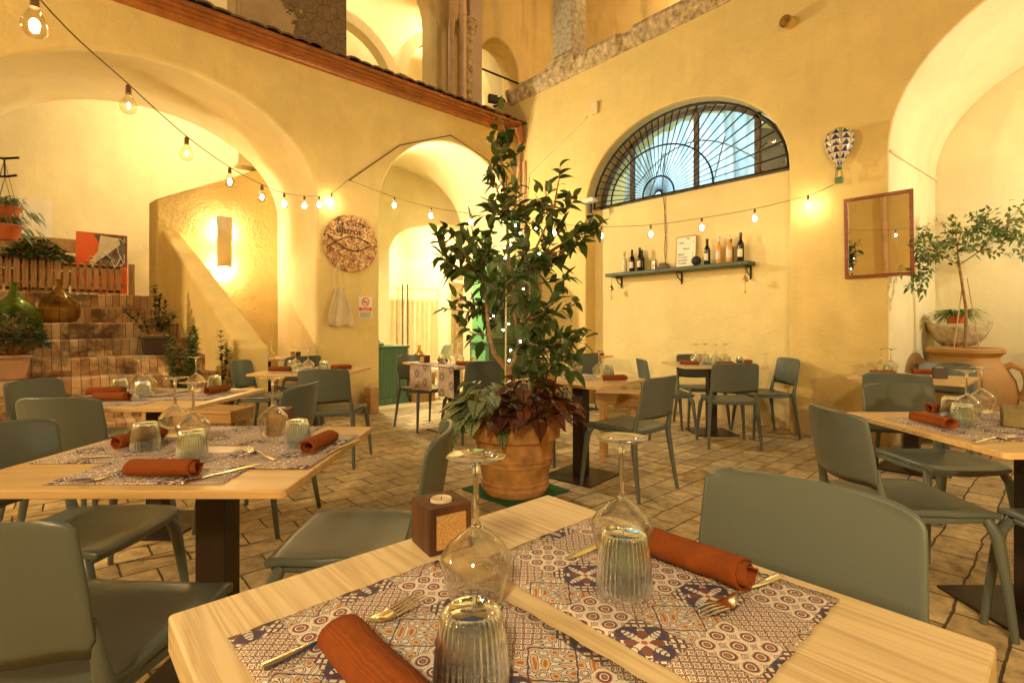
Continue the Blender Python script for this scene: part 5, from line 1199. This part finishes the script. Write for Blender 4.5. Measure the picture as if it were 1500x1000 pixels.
# no smoking notice
ns = thing('no_smoking_sign', 'small paper no smoking notice with a red band beside the doorway', 'sign', (.006, -2.845, 1.415))
MB().box((0, 0, 0), (.006, .20, .29)).build('sheet', 'paper', ns)
q = MB(); q.tube([(.005, .05*math.cos(2*PI*i/24), .075 + .05*math.sin(2*PI*i/24)) for i in range(25)], .006, 6, caps=False).tube([(.005, -.033, .108), (.005, .033, .042)], .005, 6); q.build('ban_symbol', 'sign_red', ns)
MB().box((.004, -.004, .072), (.004, .055, .012)).build('cigarette', 'ink', ns); MB().box((.004, 0, -.022), (.003, .18, .048)).build('red_band', 'sign_red', ns)
text('VIETATO', .030, (.0058, 0, -.018), (R(90), 0, R(90)), 'paper', ns, ext=.0004, align='CENTER'); text('FUMARE', .030, (.0058, 0, -.043), (R(90), 0, R(90)), 'paper', ns, ext=.0004, align='CENTER')
q = MB()
for k in range(6): q.box((.0035, 0, -.066 - k*.012), (.001, .16 - .012*(k % 2), .004))
q.build('small_print', 'ink', ns)
# wall lantern block on the ground, next to the doorway
bw = thing('wooden_lantern', 'tall wooden lantern block standing on the pavers left of the doorway', 'lantern', (.10, -2.80, 0), R(5))
MB().box((0, 0, .17), (.14, .13, .34)).build('block', 'pallet_wood', bw, bevel=.004); MB().lathe([(0, .34), (.035, .34), (.035, .365), (0, .365)], 16).build('tealight', 'wax', bw)
# sconce
sn = thing('wall_sconce', 'wooden wall sconce throwing light up, sideways and down', 'lamp', (-1.43, -4.23, 2.31))
q = MB(); n = 10; vs = []
for i in range(n+1):
    a = -1.05 + 2.1*i/n
    for z in (-.35, .35): vs.append((.055 + .05*math.cos(a) - .03, .105*math.sin(a), z + (.02*math.cos(a*1.5) if z < 0 else 0)))
q.add(vs, [(i*2, i*2+1, i*2+3, i*2+2) for i in range(n)]); q.build('shade', 'cream_paint', sn, smooth=True, solid=.010)
MB().box((-.055, 0, 0), (.02, .06, .55)).build('bracket', 'pallet_wood', sn)
for z, nm in ((.12, 'bulb'), (-.22, 'bulb')): MB().sphere((-.01, 0, z), .022, 12, 8).build(nm, 'filament', sn)
tag(MB().lathe([(0, 0), (.13, 0), (.14, .02), (.10, .05), (0, .06)], 24).build('wall_dish', 'plaster_pale', smooth='auto', loc=(-1.47, -4.48, 1.90)), 'pale half dish on the wall just below the sconce', 'dish')
# bulbs strings
def string(name, pts_b, cable_pts, label, blabel):
    t = thing(name, label, 'string lights', (0, 0, 0))
    # smooth catenary through the sockets
    P = [Vector(p) for p in cable_pts]; out = []
    for i in range(len(P)-1):
        p0, p1, p2, p3 = P[max(i-1, 0)], P[i], P[i+1], P[min(i+2, len(P)-1)]
        for k in range(8):
            s = k/8; out.append(.5*((2*p1) + (p2-p0)*s + (2*p0-5*p1+4*p2-p3)*s*s + (3*p1-p0-3*p2+p3)*s*s*s))
    out.append(P[-1]); MB().tube(out, .003, 6).build('cable', 'cable', t, smooth=True)
    for k, p in enumerate(pts_b):
        x, y, z = p
        s_ = MB().lathe([(0, .095), (.009, .095), (.012, .088), (.0125, .055), (.014, .052), (.0, .050)], 14, (x, y, z)).build('socket', 'socket_brown', t, smooth='auto')
        MB().lathe([(.014, .052), (.016, .040), (.026, .022), (.036, .0), (.0375, -.014), (.033, -.030), (.020, -.044), (0, -.049)], 24, (x, y, z)).build('glass_bulb', 'bulb_glass', t, smooth=True)
        rr = .007 if k in (1, 2) and pts_b is S1 else (.014 if pts_b is S1 and k < 5 else .021)
        MB().sphere((x, y, z - .006), rr, 12, 8, (1, 1, 1.5)).build('filament', 'filament', t, smooth=True)
S1 = [(*W(l, t), z) for l, t, z in ((-1.585, 1.70, 2.165), (-1.91, 2.55, 2.265), (-1.97, 3.10, 2.21), (-2.04, 3.70, 2.21), (-2.10, 4.30, 2.25), (-2.18, 4.90, 2.335), (-2.23, 5.50, 2.46), (-2.26, 6.00, 2.585), (-2.29, 6.50, 2.75))]
C1 = [(*W(-1.2, .7), 2.35)] + [(x, y, z + .10) for x, y, z in S1] + [(.03, -3.10, 3.08)]
string('string_lights', S1, C1, 'string of nine bulbs swinging from top left to the left pier', '')
S2 = [(.56, -2.72, 2.72), (.98, -2.44, 2.56), (1.43, -2.15, 2.45), (1.89, -1.86, 2.34), (2.31, -1.58, 2.27), (2.77, -1.29, 2.21), (3.23, -.99, 2.20), (3.68, -.69, 2.25), (4.13, -.40, 2.32), (4.56, -.12, 2.43)]
string('string_lights', S2, [(.03, -3.08, 3.08)] + [(x, y, z + .10) for x, y, z in S2] + [(4.76, -.01, 2.62)], 'string of ten bulbs from the left pier past the tree to the mirror', '')
tag(MB().tube([(.02, -3.08, 3.08), (.02, -2.33, 3.72), (.02, -1.45, 4.08), (.02, -.70, 3.85), (.02, -.15, 3.2)], .008, 6).build('arch_cable', 'cable'), 'dark cable pinned round the top of the doorway arch', 'cable')
# ================================================================== DOORWAY ROOM
cb1 = thing('green_cabinet', 'low green wooden cabinet inside the doorway at left', 'cabinet', (-.62, -2.28, 0))
MB().box((0, 0, .42), (.46, .62, .84)).build('body', 'green_wood', cb1, bevel=.006); MB().box((0, 0, .855), (.52, .68, .03)).build('top', 'green_wood', cb1, bevel=.005); MB().box((0, 0, .05), (.49, .65, .09)).build('plinth', 'green_wood', cb1, bevel=.004)
tag(MB().lathe([(0, 0), (.09, 0), (.11, .03), (.05, .05), (.02, .10), (.03, .12), (0, .16)], 20).build('dark_ornament', 'weathered', smooth='auto', loc=(-.62, -2.35, .87)), 'small dark ornament on the low green cabinet', 'ornament')
demijohn(-.45, -1.72, .45, .62, 'amber_glass', 'glass demijohn standing beside the low green cabinet')
tag(MB().box((-.45, -1.72, .225), (.36, .36, .445)).build('side_stool', 'pallet_wood', bevel=.01), 'low wooden block under the glass demijohn in the doorway', 'stool')
ch = thing('white_chair', 'white plastic shell chair inside the doorway', 'chair', (-.75, -1.25, 0), R(120))
q = MB(); vs = []; n = 10
for j in range(n+1):
    v = j/n
    for i in range(n+1):
        u = -1 + 2*i/n
        if v < .5: y = .2 - v*.8; z = .45 + .03*u*u
        else: y = -.2 - (v-.5)*.2; z = .45 + (v-.5)*.84
        vs.append((u*.22*(1 - .25*(2*v-1)**6), y + .05*u*u*(v > .5), z))
q.add(vs, [(j*(n+1)+i, j*(n+1)+i+1, (j+1)*(n+1)+i+1, (j+1)*(n+1)+i) for j in range(n) for i in range(n)]); q.build('shell', 'white_paint', ch, smooth=True, solid=.01, sub=1)
for sx in (-1, 1):
    for sy in (-1, 1): MB().tube([(sx*.12, sy*.1, .44), (sx*.2, sy*.2, 0)], .012, 8).build('leg', 'white_paint', ch)
# curtained screen with coat stand poles
cs = thing('curtain_screen', 'cream pleated curtain screen inside the doorway room', 'screen', (-3.3, -.60, 0))
q = MB(); n = 120; vs = []
for i in range(n+1):
    y = -.95 + 2.1*i/n; x = .025*math.sin(i*.9) + .01*math.sin(i*.37)
    for z in (.15, 1.72): vs.append((x, y, z))
q.add(vs, [(i*2, i*2+2, i*2+3, i*2+1) for i in range(n)]); q.build('curtain', 'curtain_cloth', cs, smooth=True)
q = MB()
for z in (1.74, 1.98): q.box((0, .1, z), (.03, 2.1, .02))
for y in (-.95, .12, 1.15): q.box((0, y, 1.0), (.035, .03, 2.0))
q.build('screen_frame', 'cream_paint', cs)
cr = thing('coat_stand', 'pair of dark coat stand poles with hooks before the curtain', 'coat stand', (-3.12, -.42, 0))
for y in (-.05, .07): MB().tube([(0, y, 0), (0, y, 2.05)], .018, 8).tube([(0, y, 2.05), (0, y + (.05 if y > 0 else -.05), 2.08), (0, y + (.1 if y > 0 else -.1), 2.02)], .007, 6).build('pole', 'weathered', cr)
dr = thing('cream_door', 'cream panelled door with a push bar in the doorway room', 'door', (-1.95, .30, 0), R(0))
MB().box((0, 0, 1.02), (.05, .62, 2.04)).build('leaf', 'door_cream', dr, bevel=.004); MB().box((.03, 0, 1.55), (.015, .42, .75)).box((.03, 0, .5), (.015, .42, .7)).build('panel', 'cream_paint', dr, bevel=.006)
MB().box((.06, 0, 1.02), (.05, .5, .06)).build('push_bar', 'cream_paint', dr, bevel=.01); q = MB()
for y in (-.36, .36): q.box((.01, y, 1.05), (.10, .08, 2.1))
q.box((.01, 0, 2.14), (.10, .80, .09)); q.build('door_frame', 'cream_paint', dr, bevel=.006)
# green dresser in the corner
gd = thing('green_dresser', 'tall bright green glass fronted dresser standing in the corner behind the tree', 'cabinet', (.38, -.63, 0))
MB().box((0, 0, .45), (.46, 1.12, .90)).build('base_cabinet', 'green_wood', gd, bevel=.006); MB().box((0, 0, .915), (.50, 1.16, .03)).build('counter', 'green_wood', gd, bevel=.004)
q = MB().box((-.02, -.53, 1.57), (.34, .025, 1.28)).box((-.02, .53, 1.57), (.34, .025, 1.28)).box((-.02, 0, 2.21), (.36, 1.12, .035)).box((-.18, 0, 1.57), (.02, 1.04, 1.26)); q.build('upper_case', 'bright_green_wood', gd, bevel=.003)
q = MB()
for y in (-.50, -.17, .17, .50): q.box((.155, y, 1.57), (.025, .05, 1.27))
for z in (.96, 1.35, 1.75, 2.17): q.box((.152, 0, z), (.02, 1.0, .045))
q.build('door_frames', 'green_wood', gd); MB().box((.150, 0, 1.57), (.004, 1.0, 1.2)).build('panes', 'window_glass', gd)
MB().box((-.02, 0, 1.3), (.28, 1.03, .02)).box((-.02, 0, 1.7), (.28, 1.03, .02)).build('shelf', 'green_wood', gd)
MB().box((.0, -.565, .45), (.34, .012, .70)).build('side_panel', 'bright_green_wood', gd, bevel=.003)
tag(MB().box((.42, -1.0, .965), (.20, .30, .07)).build('wooden_tray', 'pallet_wood', bevel=.004), 'small orange wood tray on the green dresser', 'tray')

# ================================================================== LAMPS OF THE PLACE AND ADDED FILL LIGHTS
def fixture(x, y, z, label, power, target, color=WARM, size=.2, spot=None, kind='AREA', grp='wall lamps'):
    t = thing('lamp_or_fill', label, 'lamp', (x, y, z), 0, grp)  # added fill lights get the same made-up lamp body
    d = (Vector(target) - Vector((x, y, z))).normalized()
    MB().tube([Vector((0, 0, 0)) - d*.09, Vector((0, 0, 0)) - d*.01], [.07, .12], 16).build('lamp_body', 'white_paint', t, smooth='auto')
    return lamp('lamp_light', kind, (x, y, z), power, color, size, target, spot)
lamp('sconce_light', 'POINT', (-1.445, -4.23, 2.46), 22, WARM2, .025); lamp('sconce_light', 'POINT', (-1.44, -4.23, 1.95), 16, WARM2, .025)
fixture(-1.9, -4.3, 4.5, 'lamp under the stair hall vault', 120, (-3.6, -5.6, 2.2), (1, .87, .60), .12, kind='POINT')
fixture(-.40, -2.535, 3.0, 'bright lamp on the left jamb high in the doorway arch', 260, (3, -1.0, 1.0), (1, .86, .56), .04, kind='POINT')
fixture(-3.2, -.8, 3.6, 'lamp in the room beyond the inner arch', 110, (-3.4, -.8, 0), (1, .86, .58), .3)
fixture(-2.3, -2.0, 8.6, 'lamp in the upper gallery behind the tall arch', 24, (-2.6, -2.0, 4), (1, .88, .62), .4)
fixture(-2.3, -5.4, 8.6, 'lamp in the upper gallery at the far left', 20, (-2.6, -5.4, 4), (1, .88, .62), .4)
fixture(-2.2, .4, 8.0, 'lamp in the upper gallery behind the small arch', 60, (-2.8, .4, 4), WARM2, .4)
fixture(2.5, 1.4, 8.2, 'lamp under the loggia vault', 60, (1.5, 2.2, 5), WARM, .4)
fixture(7.8, .5, 2.3, 'lamp under the big right arch', 34, (5.4, .7, 3.0), (1, .90, .66), .3)
fixture(8.6, -7.15, 1.6, 'lamp beyond the right edge behind the viewer', 260, (4.9, -.4, .55), WARM, .07, 46, 'SPOT')
fixture(1.4, -9.9, 2.7, 'added fill light beyond the left edge', 130, (3.4, -1.0, 2.2), WARM, .35)  # unseen fill, added to lift the general courtyard light from the left
fixture(7.6, -7.6, 2.9, 'added fill light behind the viewer', 250, (3.9, -3.6, 0), (1, .76, .40), .2, kind='POINT')  # unseen fill, added to brighten the foreground tables and left wall
